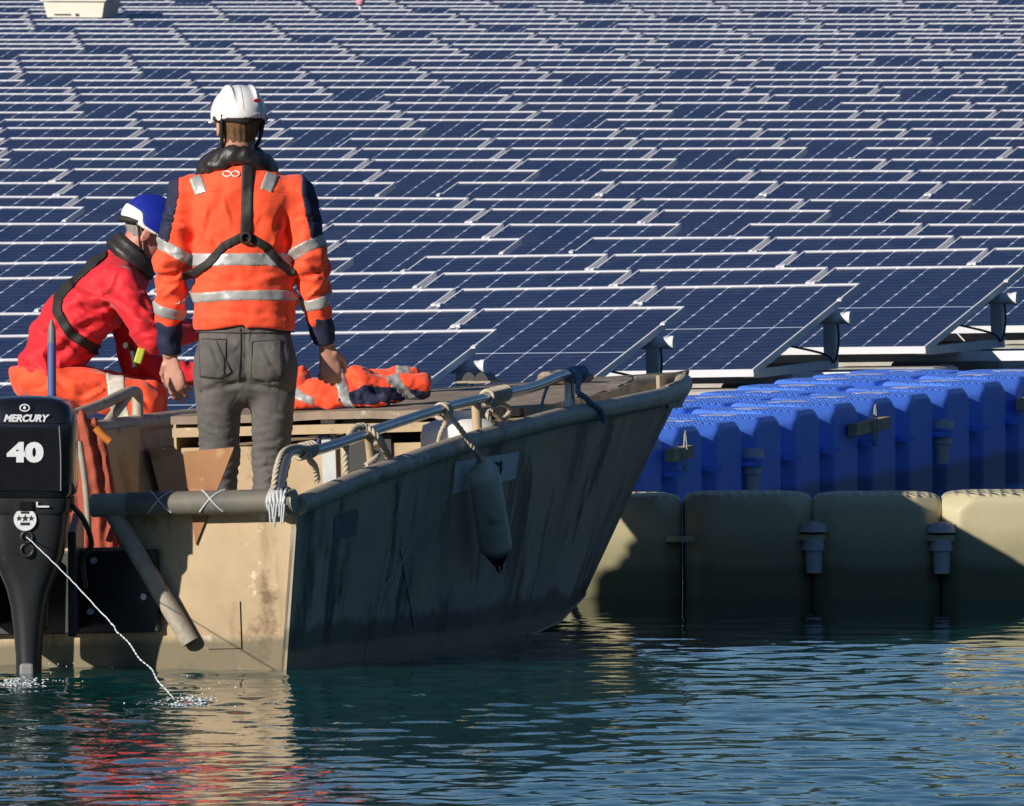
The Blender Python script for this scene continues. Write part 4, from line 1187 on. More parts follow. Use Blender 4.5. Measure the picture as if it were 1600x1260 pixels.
# ================================================================== THE TWO MEN
M_SKIN = pmat('skin', (0.52, 0.27, 0.19), 0.55, var=(25, .6), col2=(0.44, 0.19, 0.14), bump=(220, .15, .001))
M_SKIN2 = pmat('ruddy_skin', (0.56, 0.24, 0.17), 0.55, var=(25, .7), col2=(0.45, 0.15, 0.11), bump=(220, .15, .001))
M_HAIR = pmat('brown_hair', (0.11, 0.055, 0.025), 0.6, var=(120, 1.0, (1, 1, .15)), col2=(0.20, 0.11, 0.05), bump=(180, .5, .004, (1, 1, .12)))
M_GREYHAIR = pmat('grey_hair', (0.32, 0.29, 0.27), 0.6, var=(120, 1.0, (1, 1, .15)), col2=(0.16, 0.13, 0.12), bump=(180, .5, .004, (1, 1, .12)))
M_ORANGE = pmat('hi_vis_orange', (1.0, 0.088, 0.022), 0.75, var=(9, .35), col2=(0.95, 0.062, 0.015), bump=(70, .25, .002), sheen=.2, crease=(9, .022))
M_NAVY = pmat('navy_cloth', (0.010, 0.014, 0.045), 0.8, var=(9, .6), col2=(0.018, 0.022, 0.06), bump=(60, .25, .002), crease=(11, .03))
M_REFL = pmat('reflective_band', (0.42, 0.42, 0.40), 0.45, 0.15, var=(30, .8), col2=(0.32, 0.32, 0.31), bump=(60, .25, .002))
M_JEANS = pmat('grey_denim', (0.130, 0.121, 0.112), 0.9, var=(10, 1.0), col2=(0.082, 0.077, 0.072), wear=[((0.17, 0.155, 0.14), 7, 0.60, 0.2)], bump=(120, .35, .002), crease=(16, .010))
M_SEAM = pmat('dark_seam', (0.035, 0.03, 0.026), 0.9)
M_STRAP = pmat('black_webbing', (0.012, 0.011, 0.010), 0.7, var=(30, .6), col2=(0.03, 0.026, 0.022))
M_COLLAR = pmat('black_lifejacket', (0.014, 0.013, 0.013), 0.45, var=(20, .8), col2=(0.045, 0.035, 0.035), bump=(30, .5, .006))
M_HELM = pmat('white_helmet', (0.80, 0.79, 0.78), 0.28, var=(6, .4), col2=(0.68, 0.66, 0.64))
M_HELMB = pmat('blue_helmet', (0.012, 0.022, 0.30), 0.28, var=(7, .5), col2=(0.01, 0.03, 0.24))
M_RED = pmat('red_jacket', (0.72, 0.010, 0.022), 0.7, var=(9, .5), col2=(0.58, 0.007, 0.016), bump=(70, .25, .002), sheen=.1, crease=(10, .05))
M_BOOT = pmat('dark_boot', (0.02, 0.018, 0.016), 0.6)
M_REDMARK = pmat('red_mark', (0.45, 0.02, 0.03), 0.5)
M_EYE = pmat('eye_white', (0.7, 0.68, 0.65), 0.2)
M_YEL = pmat('yellow_tag', (0.45, 0.50, 0.05), 0.6)

def Rz(a): return Matrix.Rotation(a, 3, 'Z')
def head_frame(c, yaw, pitch, roll=0.0):
    """columns: right, forward, up of the head"""
    return np.array((Matrix.Rotation(yaw, 3, 'Z') @ Matrix.Rotation(pitch, 3, 'X') @ Matrix.Rotation(roll, 3, 'Y')), np.float32), V3(c)
def head_fn(HF):
    Rm, c = HF
    def fn(P):
        q = (P - c) @ Rm
        d = d_ell(q, (0, -.008, .035), (.076, .096, .088))
        d = smin(d, d_ell(q, (0, .022, -.035), (.060, .070, .085)), .03)
        d = smin(d, d_ell(q, (0, .060, -.095), (.030, .030, .022)), .025)        # chin
        d = smin(d, d_cap(q, (0, .088, .010), (0, .112, -.030), .009, .014), .012)  # nose
        for s in (-1, 1):
            d = smax(d, -d_ell(q, (s * .032, .098, .008), (.019, .016, .011)), .012)  # eye sockets
            d = smin(d, d_ell(q, (s * .036, .082, .026), (.024, .012, .007)), .012)   # brows
            e = d_ell(q, (s * .083, -.012, -.012), (.010, .020, .034))
            e = smax(e, -d_ell(q, (s * .092, -.008, -.010), (.007, .011, .021)), .005)
            d = smin(d, e, .006)
        d = smin(d, d_ell(q, (0, .088, -.060), (.024, .010, .006)), .008)        # lips
        d = smax(d, -d_ell(q, (0, .102, -.0615), (.022, .012, .0018)), .003)
        return d
    return fn
def hand_prims(w, f, n, side, curl, spread=1.0, sc=1.0):
    """w wrist, f finger direction, n palm normal (towards the palm), side: +1 thumb lies along n x f ... -1 the other way"""
    f = Vector(f).normalized(); n = Vector(n); n = (n - f * n.dot(f)).normalized(); a = n.cross(f) * side      # a: towards the thumb
    w = Vector(w); pr = []
    pr.append(('e', w - f * .03, w + f * .085 * sc, .028, .040, a, .42))
    for k, (o, L) in enumerate(((.030, .078), (.010, .086), (-.010, .080), (-.029, .064))):
        base = w + f * (.088 * sc - .006 * abs(k - 1)) + a * o * spread
        p = base - f * .02; d = f.copy()
        lens = [L * .5, L * .30, L * .24]
        rad = [.0098, .0092, .0084, .0070]
        seg = [p, base]
        ang = 0
        for j in range(3):
            ang += curl[j] * (1 + .10 * (k - 1.5))
            d = (f * math.cos(ang) + n * math.sin(ang) + a * (.04 * (1.5 - k))).normalized()
            seg.append(seg[-1] + d * lens[j] * sc)
        pr.append(('c', seg[0], seg[1], .0105, rad[0]))
        for j in range(3): pr.append(('c', seg[j + 1], seg[j + 2], rad[j], rad[j + 1]))
    b = w + f * .022 + a * .026
    m1 = b + (f * .65 + a * .62 + n * .35).normalized() * .045; m2 = m1 + (f * .9 + a * .25 + n * .45).normalized() * .032; m3 = m2 + (f * .95 + n * .4).normalized() * .026
    pr += [('c', b, m1, .016, .0125), ('c', m1, m2, .0115, .0105), ('c', m2, m3, .0100, .0075)]
    return pr
def prims_fn(pr, k=.006):
    def fn(P):
        d = None
        for i, q in enumerate(pr):
            e = d_ecap(P, q[1], q[2], q[3], q[4], q[5], q[6]) if q[0] == 'e' else d_cap(P, *q[1:5])
            d = e if d is None else smin(d, e, .014 if i < 2 else k)
        return d
    return fn
def bounds(pr, m=.03):
    pts = np.array([list(p) for q in pr for p in q[1:3]]); return pts.min(0) - m, pts.max(0) + m
def join_np(parts):
    Vs, Fs, n = [], [], 0
    for V, F in parts: Vs.append(V); Fs.append(F + n); n += len(V)
    return np.concatenate(Vs), np.concatenate(Fs)
def nearest_t(P, pts):
    """arc length (m) along a polyline of the nearest point, and the distance to it"""
    best = np.full(len(P), 9e9, np.float32); tt = np.zeros(len(P), np.float32); acc = 0
    for a, b in zip(pts[:-1], pts[1:]):
        a = V3(a); b = V3(b); ba = b - a; L = math.sqrt(float(ba @ ba)); pa = P - a
        t = pa @ ba / (L * L); tc = np.clip(t, 0, 1); q = pa - tc[:, None] * ba; d = np.sqrt((q * q).sum(1))
        m = d < best; best = np.where(m, d, best); tt = np.where(m, acc + tc * L, tt); acc += L
    return tt, best

def creases(P, lst, conv, y_cut=.08):
    """cloth creases along authored lines on the side turned to the camera: (x0, y0, x1, y1, depth mm, width mm)"""
    f = np.zeros(len(P), np.float32)
    for x0, y0, x1, y1, amp, w in lst:
        a = conv(x0, y0); b = conv(x1, y1); a = np.array([a[0], a[2]]); b = np.array([b[0], b[2]]); ba = b - a; L = np.linalg.norm(ba); e = ba / L; n_ = np.array([-e[1], e[0]])
        q = P[:, [0, 2]] - a; t = q @ e / L; s_ = q @ n_ + .010 * np.sin(t * 5 + x0)
        env = np.exp(-((t - .5) / .42) ** 4)
        w_ = w / 1000.
        f += amp / 1000. * env * (np.exp(-(s_ / w_) ** 2) - .9 * np.exp(-((s_ - 1.7 * w_) / (1.1 * w_)) ** 2))
    return f * (P[:, 1] < y_cut)
# ------------------------------------------------------------------ standing man
D1 = 71.2
o1 = wp(385, 930, D1); O1 = Vector((o1.x, D1, 0.16))
man = empty('person', O1, label='person standing with back turned, white helmet, orange hi-vis top, grey jeans', cat='person')
def m1(px, py, dy=0.0):
    p = wp(px, py, D1 + dy) - O1; return (p.x, p.y, p.z)
LA = [m1(290, 303), m1(268, 412, -.01), m1(264, 500, .04), m1(265, 552, .07)]
RA = [m1(463, 303), m1(486, 412, -.02), m1(496, 492, .03), m1(508, 536, .06)]
def arm_fn(P, A, r):
    d = d_cap(P, A[0], A[1], r[0], r[1])
    d = smin(d, d_cap(P, A[1], A[2], r[1], r[2]), .02)
    return d
def torso_fn(P):
    X = (1, 0, 0)
    d = d_ecap(P, m1(376, 318), m1(376, 400), .172, .168, X, .66)
    d = smin(d, d_ecap(P, m1(376, 400), m1(381, 470), .168, .176, X, .68), .05)
    d = smin(d, d_ecap(P, m1(381, 455), m1(383, 506), .176, .188, X, .70), .05)
    d = smin(d, d_cap(P, m1(308, 303), m1(445, 303), .058, .058), .07)
    d = smin(d, d_ecap(P, m1(374, 285), m1(374, 262, .01), .095, .072, X, .75), .06)
    for s in (-1, 1): d = smin(d, d_ell(P, m1(376 + s * 38, 335, -.055), (.075, .05, .10)), .05)
    return d
def folds_top(P):
    x, y, z = P.T
    zc = m1(0, 440)[2]
    f = .0055 * np.sin(z * 62 + 7 * x + 3 * np.sin(x * 11)) * np.exp(-((z - zc) / .10) ** 2)         # rolls above the hem
    f += .0040 * waves(P, 21, 7, .08, .2, (1, .6, .35)) + .0025 * np.abs(waves(P, 22, 5, .05, .12, (1, .5, .8)))
    f += .0060 * np.sin(x * 48 + 3 * np.sin(z * 9)) * np.exp(-((z - m1(0, 340)[2]) / .10) ** 2) * (np.abs(x) < .19)
    return f
def sleeve_folds(P, A):
    t, _ = nearest_t(P, A[:3])
    return .0075 * np.sin(t * 66 + P[:, 0] * 35 + 2.0 * np.sin(P[:, 1] * 30)) * np.exp(-((t - .28) / .15) ** 2) + .0055 * waves(P, 5, 6, .05, .14)
C_TOP = [(353, 306, 356, 362, 9, 9), (318, 318, 322, 372, 7, 9), (432, 318, 428, 372, 9, 10), (304, 350, 340, 400, 8, 10), (452, 345, 420, 395, 9, 10), (330, 372, 366, 402, 6, 8), (445, 372, 404, 402, 6, 8),
         (305, 432, 370, 446, 10, 11), (352, 443, 440, 436, 11, 11), (398, 428, 458, 444, 8, 10), (310, 452, 350, 448, 7, 8), (330, 482, 440, 478, 6, 9), (305, 500, 400, 490, 8, 10), (392, 496, 456, 502, 8, 10), (405, 470, 452, 490, 6, 8), (400, 330, 398, 372, 6, 9), (365, 372, 352, 402, 6, 8)]
C_SL = [(252, 330, 290, 352, 7, 9), (255, 360, 290, 350, 7, 8), (246, 418, 290, 432, 10, 9), (250, 440, 288, 428, 9, 9), (246, 462, 286, 450, 8, 8), (258, 398, 288, 410, 7, 8), (470, 335, 500, 352, 8, 9), (462, 350, 492, 338, 7, 8),
        (468, 415, 505, 432, 9, 9), (470, 440, 508, 425, 9, 9), (472, 462, 508, 452, 8, 8), (466, 398, 498, 405, 7, 8)]
C_JEANS = [(312, 600, 372, 606, 9, 8), (392, 606, 452, 600, 9, 8), (330, 612, 378, 598, 8, 8), (384, 598, 430, 618, 9, 8), (318, 540, 350, 582, 7, 8), (400, 545, 436, 580, 8, 8), (310, 640, 378, 655, 7, 9), (396, 640, 462, 662, 8, 9),
           (314, 668, 372, 676, 9, 7), (316, 684, 368, 690, 9, 7), (400, 672, 458, 690, 8, 8), (402, 696, 452, 690, 9, 7), (404, 716, 448, 712, 9, 7), (404, 733, 440, 738, 8, 6), (404, 750, 440, 748, 8, 6), (450, 560, 456, 640, 7, 10), (306, 570, 312, 640, 6, 10)]
def shirt_fn(P):
    d = near(torso_fn(P), P, lambda Q: folds_top(Q) - .5 * creases(Q, C_TOP, m1))
    hem = m1(0, 514)[2] + .012 * np.sin(P[:, 0] * 14 + 1.0) - .006 * np.sign(P[:, 0])
    d = smax(d, hem - P[:, 2], .012)
    for A in (LA, RA):
        a = near(arm_fn(P, A, (.068, .062, .050)), P, lambda Q: sleeve_folds(Q, A) - creases(Q, C_SL, m1))
        d = smin(d, a, .022)
    return d
def cuff_fn(P):
    d = None
    for A in (LA, RA):
        a = d_cap(P, V3(A[2]) * .85 + V3(A[1]) * .15, A[3], .054, .043)
        ax = V3(A[3]) - V3(A[2]); ax /= np.linalg.norm(ax)
        a = smax(a, (P - V3(A[3])) @ ax, .006)
        a = smax(a, -((P - V3(A[2])) @ ax) - .0, .006)
        a = a + .0025 * np.sin(P[:, 2] * 90 + P[:, 0] * 40)
        d = a if d is None else np.minimum(d, a)
    return d
def pants_fn(P):
    X = (1, 0, 0)
    d = d_ecap(P, m1(383, 495), m1(383, 560), .166, .180, X, .66)
    for s, c in ((-1, 344), (1, 424)):
        d = smin(d, d_ell(P, m1(c, 566, -.055), (.088, .075, .085)), .045)
    Lg = [m1(341, 585, -.01), m1(343, 712, .02), m1(340, 905, -.01)]; Rg = [m1(427, 585, -.01), m1(424, 715, .03), m1(412, 905, .0)]
    l = smin(d_cap(P, Lg[0], Lg[1], .093, .071), d_cap(P, Lg[1], Lg[2], .071, .058), .03)
    r = smin(d_cap(P, Rg[0], Rg[1], .090, .068), d_cap(P, Rg[1], Rg[2], .066, .055), .03)
    l = smin(l, d_ell(P, m1(342, 790, -.035), (.055, .05, .12)), .03); r = smin(r, d_ell(P, m1(418, 790, -.03), (.05, .05, .12)), .03)
    legs = smin(l, r, .012)
    d = smin(d, legs, .028)
    z = P[:, 2]; x = P[:, 0]
    def det(Q):
        z = Q[:, 2]; x = Q[:, 0]
        k = np.clip((m1(0, 640)[2] - z) / .10, 0, 1)
        f = k * (.0016 * np.sin(z * 128 + 10 * x * np.sign(x) + 2.4 * np.sin(x * 33 + z * 14)) + .0022 * np.sin(z * 210 + x * 30 + 2 * np.sin(x * 50)))
        return f + (1 - k) * .0012 * waves(Q, 31, 7, .05, .16, (1, .5, 1)) - .42 * creases(Q, C_JEANS, m1)
    d = near(d, P, det)
    # crease below the seat and the centre seam
    zc = m1(0, 603)[2]
    d = d + .010 * np.exp(-((z - zc + .25 * np.abs(x + .002) - .02) / .011) ** 2) * (P[:, 1] < .02) * (np.abs(x) < .17)
    d = d + .006 * np.exp(-(x / .006) ** 2) * (P[:, 1] < 0) * (z > zc)
    d = smax(d, z - m1(0, 498)[2], .01)
    d = smax(d, m1(0, 915)[2] - z, .008)
    return d
box_lo, box_hi = (-.42, -.24, -.02), (.42, .26, 1.98)
H1 = head_frame(m1(373, 196, .0), R(16), R(-10))
hf1 = head_fn(H1)
hl = hand_prims(m1(266, 560, .07), (.22, .05, -1), (.45, .85, .2), 1, (.30, .40, .35), sc=1.06)
hr = hand_prims(m1(511, 545, .06), (.14, .10, -.95), (-.25, .9, .2), -1, (.55, .8, .6), sc=1.06)
def skin_fn(P):
    d = np.minimum(smax(torso_fn(P) + .02, m1(0, 495)[2] - P[:, 2], .01), pants_fn(P) + .012)
    d = smax(d, P[:, 2] - m1(0, 275)[2], .02)
    for A in (LA, RA): d = smin(d, smin(d_cap(P, A[0], A[1], .05, .042), d_cap(P, A[1], A[3], .042, .028), .02), .03)
    d = smin(d, d_cap(P, m1(374, 275, .01), m1(373, 214, .0), .062, .056), .03)
    d = smin(d, hf1(P), .02)
    return d
parts = [surf(skin_fn, box_lo, box_hi, .0078)]
for h in (hl, hr): lo, hi = bounds(h); parts.append(surf(prims_fn(h), lo, hi, .0032))
V, F = join_np(parts); link_mesh('body', np_mesh('body', V, F, M_SKIN), man)
top = sdf_part('sweatshirt', shirt_fn, (-.42, -.24, m1(0, 540)[2]), (.42, .26, m1(0, 240)[2]), .0068, M_ORANGE, man)
sdf_part('cuff', lambda P: np.where(P[:, 0] < 0, cuff_fn(P), 1), (-.42, -.14, m1(0, 565)[2]), (-.10, .24, m1(0, 485)[2]), .006, M_NAVY, top)
sdf_part('cuff', lambda P: np.where(P[:, 0] > 0, cuff_fn(P), 1), (.10, -.14, m1(0, 560)[2]), (.42, .24, m1(0, 475)[2]), .006, M_NAVY, top)
jeans = sdf_part('jeans', pants_fn, (-.24, -.22, -.02), (.24, .22, m1(0, 486)[2]), .0068, M_JEANS, man)
# bands, panels and straps follow the cloth a few millimetres above it
def zband(py, w, tilt=0.0, curve=0.0):
    z0 = m1(0, py)[2]
    return lambda P: np.abs(P[:, 2] - z0 - tilt * P[:, 0] - curve * np.cos(P[:, 0] * 8)) - w / 2
def shell(off, *regions):
    def fn(P):
        d = shirt_fn(P) - off
        for r in regions: d = smax(d, r(P), .002)
        return d
    return fn
not_arm = lambda P: -(np.minimum(arm_fn(P, LA, (.068, .062, .05)), arm_fn(P, RA, (.068, .062, .05))) - .006)
Zl = lambda py: m1(0, py)[2]
sdf_part('reflective_band', shell(.004, zband(406, .050, .0, .004), not_arm), (-.26, -.22, Zl(425)), (.26, .22, Zl(385)), .0058, M_REFL, top)
sdf_part('reflective_band', shell(.004, zband(464, .040, .02, .010), not_arm), (-.27, -.22, Zl(485)), (.27, .22, Zl(440)), .0058, M_REFL, top)
def armband(A, t0, w, tilt=0.0):
    return lambda P: np.abs(nearest_t(P, A)[0] - t0 + tilt * (P[:, 0] - A[1][0])) - w / 2
def arm_only(A): return lambda P: arm_fn(P, A, (.068, .062, .05)) - .022
for A, t0, t1, tl_, x0, x1 in ((LA, .215, .445, -.35, -.42, -.16), (RA, .20, .412, .30, .14, .42)):
    sdf_part('reflective_band', shell(.004, armband(A, t0, .050, tl_), arm_only(A)), (x0, -.16, Zl(425)), (x1, .2, Zl(345)), .0058, M_REFL, top)
    sdf_part('reflective_band', shell(.004, armband(A, t1, .046, tl_ * .6), arm_only(A)), (x0, -.16, Zl(512)), (x1, .2, Zl(455)), .0058, M_REFL, top)
# navy shoulder-and-arm panels on the outer side
for A, s, t_end in ((LA, -1, .20), (RA, 1, .185)):
    reg = lambda P, A=A, s=s: -(s * (P[:, 0] - (V3(A[0])[0] + (nearest_t(P, A)[0]) * (V3(A[1])[0] - V3(A[0])[0]) / .27)) - (.018 if s > 0 else .022))
    end = lambda P, A=A, t_end=t_end, s=s: nearest_t(P, A)[0] - t_end - s * .3 * (P[:, 0] - A[1][0])
    sdf_part('navy_panel', shell(.003, reg, end, arm_only(A)), ((-.42 if s < 0 else .14), -.16, Zl(400)), ((-.14 if s < 0 else .42), .18, Zl(268)), .0058, M_NAVY, top)
# shoulder reflective patches
for cx, cy, rot_ in ((310, 289, .35), (421, 284, -.35)):
    c = m1(cx, cy)
    def patch(P, c=c, r=rot_):
        x = P[:, 0] - c[0]; z = P[:, 2] - c[2]
        u = x * math.cos(r) + z * math.sin(r); v = -x * math.sin(r) + z * math.cos(r)
        return np.maximum(np.abs(u) - .024, np.abs(v) - .034)
    sdf_part('reflective_patch', shell(.004, patch, lambda P: P[:, 1] - .02), (c[0] - .07, -.22, c[2] - .07), (c[0] + .07, .05, c[2] + .07), .005, M_REFL, top)
# small printed emblem between the shoulders
mb = MB()
c = m1(362, 271)
yb = -.1
def back_y(x, z, fn=shirt_fn, y0=-.30):
    Y = np.arange(y0, .15, .002, dtype=np.float32); P = np.stack([np.full_like(Y, x), Y, np.full_like(Y, z)], 1)
    d = fn(P); k = np.argmax(d < 0); return float(Y[k]) if d.min() < 0 else 0.0
for sx in (-.016, .016):
    pts = [(c[0] + sx + .015 * math.cos(a), 0, c[2] + .010 * math.sin(a)) for a in np.linspace(0, 2 * math.pi, 14, endpoint=False)]
    mb.tube([(x, back_y(x, z) - .003, z) for x, y, z in pts], .0032, 5, closed=True)
mb.obj('chest_emblem', pmat('pale_print', (.85, .62, .55), .7), top)
# yoke seam and hem seam
mb = MB(); pts = []
for px in np.linspace(306, 452, 20):
    p = m1(px, 301 - 4 * math.sin((px - 306) / 146 * math.pi)); pts.append((p[0], back_y(p[0], p[2]) + .001, p[2]))
mb.tube(pts, .0022, 4); mb.obj('yoke_seam', pmat('orange_seam', (.55, .05, .01), .8), top)
# life-jacket collar and harness
def collar_fn(P):
    c = V3(m1(371, 239, .02)); q = P - c
    rad = np.sqrt((q[:, 0] / 1.0) ** 2 + (q[:, 1] / .80) ** 2)
    slope = q[:, 2] + .85 * np.clip(np.abs(q[:, 0]) - .03, 0, 1) * .62 - .10 * q[:, 1]
    d = np.sqrt(((rad - .112) * .80) ** 2 + (slope * .85) ** 2) - .032
    d = d * .8 + .0012 * np.sin(np.arctan2(q[:, 1], q[:, 0]) * 16) + .003 * waves(P, 9, 5, .03, .09)
    return d
collar = sdf_part('life_jacket_collar', collar_fn, (-.22, -.16, Zl(285)), (.20, .22, Zl(215)), .0058, M_COLLAR, man)
def seg2(P, a, b):
    a = np.array([a[0], a[2]]); b = np.array([b[0], b[2]]); ba = b - a; q = P[:, [0, 2]] - a
    t = np.clip(q @ ba / (ba @ ba), 0, 1); return np.sqrt(((q - t[:, None] * ba) ** 2).sum(1))
J = m1(385, 366)
def strap(name, pts, w, off, par, mat=M_STRAP, fn=shirt_fn, ymax=.06):
    lo = np.array(pts).min(0); hi = np.array(pts).max(0)
    def f(P):
        d = fn(P) - off
        r = None
        for a, b in zip(pts[:-1], pts[1:]):
            e = seg2(P, a, b) - w; r = e if r is None else np.minimum(r, e)
        d = smax(d, r, .003)
        return smax(d, P[:, 1] - ymax, .003)
    return sdf_part(name, f, (lo[0] - .05, -.26, lo[2] - .05), (hi[0] + .05, ymax + .02, hi[2] + .05), .0055, mat, par)
harness = strap('back_strap', [m1(388, 248), m1(387, 300), J], .0215, .009, man)
strap('side_strap', [J, m1(350, 384), m1(325, 412), m1(302, 427), m1(290, 432)], .0165, .009, harness, ymax=.10)
strap('side_strap', [J, m1(415, 384), m1(440, 412), m1(456, 425)], .0165, .009, harness, ymax=.10)
mb = MB(); yy = back_y(J[0], J[2]); mb.tube([(J[0] + .017 * math.cos(a), yy - .016, J[2] - .012 + .020 * math.sin(a)) for a in np.linspace(0, 2 * math.pi, 16, endpoint=False)], .006, 6, closed=True); mb.obj('buckle', M_STRAP, harness)
# jeans: pockets, seams, belt line
def pk(px, py): 
    p = m1(px, py); return Vector((p[0], back_y(p[0], p[2], pants_fn) - .0035, p[2]))
for outline in (((311, 529), (354, 529), (353, 560), (362, 580), (345, 590), (314, 588), (311, 529)), ((395, 533), (440, 530), (442, 586), (420, 596), (394, 590), (395, 533))):
    pts = []
    for a, b in zip(outline[:-1], outline[1:]):
        for k in range(6): pts.append(pk(a[0] + (b[0] - a[0]) * k / 6, a[1] + (b[1] - a[1]) * k / 6))
    pts.append(pk(*outline[-1]))
    mb = MB(); mb.tube(pts, .0022, 4); mb.obj('pocket_seam', M_SEAM, jeans)
    # the pocket cloth itself, slightly proud
    poly = np.array([[m1(*q)[0], m1(*q)[2]] for q in outline[:-1]])
    def inside(P, poly=poly):
        d = np.full(len(P), -9.0)
        n = len(poly); area = sum(poly[i][0] * poly[(i + 1) % n][1] - poly[(i + 1) % n][0] * poly[i][1] for i in range(n))
        for i in range(n):
            a = poly[i]; b = poly[(i + 1) % n]; e = (b - a) / np.linalg.norm(b - a); nr = np.array([e[1], -e[0]]) * (1 if area > 0 else -1)
            d = np.maximum(d, (P[:, [0, 2]] - a) @ nr)
        return d
    sdf_part('pocket', lambda P: smax(smax(pants_fn(P) - .005, inside(P), .003), P[:, 1] - .0, .003), (poly[:, 0].min() - .02, -.22, poly[:, 1].min() - .02), (poly[:, 0].max() + .02, .02, poly[:, 1].max() + .02), .0055, M_JEANS, jeans)
mb = MB(); mb.tube([pk(x, 519) for x in np.linspace(306, 460, 16)], .0022, 4); mb.obj('waist_seam', M_SEAM, jeans)
mb = MB(); mb.tube([pk(375.5 + 1.5 * math.sin(y / 20), y) for y in np.linspace(512, 596, 12)], .0022, 4); mb.obj('centre_seam', M_SEAM, jeans)
# boots
for c, nm in ((340, 'l'), (412, 'r')):
    b = m1(c, 915)
    sdf_part('boot', lambda P, b=b: smin(d_ecap(P, (b[0], -.03, .05), (b[0], .14, .035), .048, .045, (1, 0, 0), .75), d_cap(P, (b[0], -.01, .05), (b[0], 0, .16), .052, .050), .02) , (b[0] - .1, -.12, -.02), (b[0] + .1, .24, .24), .008, M_BOOT, man)
# hair and helmet
def in_head(P, HF): return (P - HF[1]) @ HF[0]
def hair1(P):
    q = in_head(P, H1)
    d = hf1(P) - .006 + .002 * np.sin(q[:, 0] * 300 + q[:, 2] * 60)
    d = smax(d, q[:, 1] - .012 - .3 * q[:, 2], .01)
    d = smax(d, -.078 - q[:, 2] - .25 * q[:, 1] * 0, .01)
    ear = np.minimum(d_ell(q, (.085, -.006, -.012), (.02, .032, .042)), d_ell(q, (-.085, -.006, -.012), (.02, .032, .042)))
    return smax(d, -ear, .004)
c1 = H1[1]
sdf_part('hair', hair1, c1 - .15, c1 + .15, .0055, M_HAIR, man)
def helmet_fn(HF, brim=True):
    def fn(P):
        q = in_head(P, HF)
        d = d_ell(q, (0, -.004, .038), (.103, .125, .112))
        for s in (-1, 1):
            d = smin(d, d_ell(q, (s * .045, -.01, .075), (.014, .105, .075)) , .012)
        lo = q[:, 2] - (.018 + .10 * q[:, 1] - .35 * np.clip(np.abs(q[:, 0]) - .07, 0, 1))
        d = smax(d, -lo, .005)
        d = smax(d, -d_ell(q, (0, -.004, .030), (.095, .116, .104)), .004)
        if brim:
            b = np.maximum(d_ell(q, (0, .055, .034), (.098, .115, .10)), np.abs(q[:, 2] - .026 - .08 * (q[:, 1] - .1)) - .005)
            b = smax(b, -(q[:, 1] - .075), .01)
            d = smin(d, b, .012)
        return d
    return fn
hm1 = helmet_fn(H1)
helmet = sdf_part('helmet', hm1, c1 - .2, c1 + .2, .0052, M_HELM, man)
mb = MB()
def helm_pt(HF, dir_, fn, r0=.20):
    Rm, c = HF; d = np.array(dir_, np.float32); d /= np.linalg.norm(d)
    t = np.arange(r0, .05, -.001, dtype=np.float32); P = c + np.array((0, 0, .03)) @ Rm.T + (t[:, None] * d) @ Rm.T
    k = np.argmax(fn(P.astype(np.float32)) < 0); return Vector(P[k]), Vector(Rm @ d)
p, n_ = helm_pt(H1, (.38, -1, .38), hm1)
ax = n_.cross(Vector((0, 0, 1))).normalized(); up_ = ax.cross(n_) * -1
mb.prism([p + n_ * -.004 + ax * .016 * math.cos(a) + up_ * .007 * math.sin(a) for a in np.linspace(0, 2 * math.pi, 16, endpoint=False)], n_ * .007); mb.obj('oval_mark', M_REDMARK, helmet)
for dx in (-.10, .0, .12):
    p, n_ = helm_pt(H1, (.38 + dx, -1, -.02), hm1)
    mb = MB(); mb.prism([p + n_ * -.004 + ax * .008 * math.cos(a) + up_ * .008 * math.sin(a) for a in np.linspace(0, 2 * math.pi, 10, endpoint=False)], n_ * .006); mb.obj('small_print', pmat('faint_print', (.60, .50, .60), .5), helmet)
# groove lines over the shell
for sx in (-.10, .62):
    mb = MB(); mb.tube([helm_pt(H1, (sx, -1, z), hm1)[0] for z in np.linspace(.05, 1.6, 14)], .0022, 4); mb.obj('shell_groove', pmat('shadow_groove', (.30, .28, .28), .6), helmet)
p, n_ = helm_pt(H1, (-.95, -.35, -.05), hm1)
# chin strap, rear cradle
def strapline(HF, pts, r, mat, par, name):
    Rm, c = HF; mb = MB(); mb.tube(spline([Vector(c + Rm @ np.array(q, np.float32)) for q in pts], 6), r, 6); return mb.obj(name, mat, par)
strapline(H1, [(-.080, -.075, .03), (-.078, -.05, -.01), (-.070, -.01, -.065), (-.05, .05, -.105)], .007, M_STRAP, helmet, 'chin_strap')
strapline(H1, [(.080, -.075, .03), (.078, -.05, -.01), (.070, -.01, -.065), (.05, .05, -.105)], .007, M_STRAP, helmet, 'chin_strap')
def cradle(P):
    q = in_head(P, H1); d = np.abs(hf1(P) - .012) - .006
    d = smax(d, np.abs(q[:, 2] + .002 - .02 * np.abs(q[:, 0]) / .08) - .013, .006); return smax(d, q[:, 1] + .02, .006)
sdf_part('head_cradle', cradle, c1 - .15, c1 + .15, .0055, M_STRAP, helmet)
for s in (-1, 1):
    e = Vector(c1 + H1[0] @ np.array((s * .032, .080, .008), np.float32)); mb = MB(); mb.ball(e, .011); mb.obj('eye', M_EYE, man)

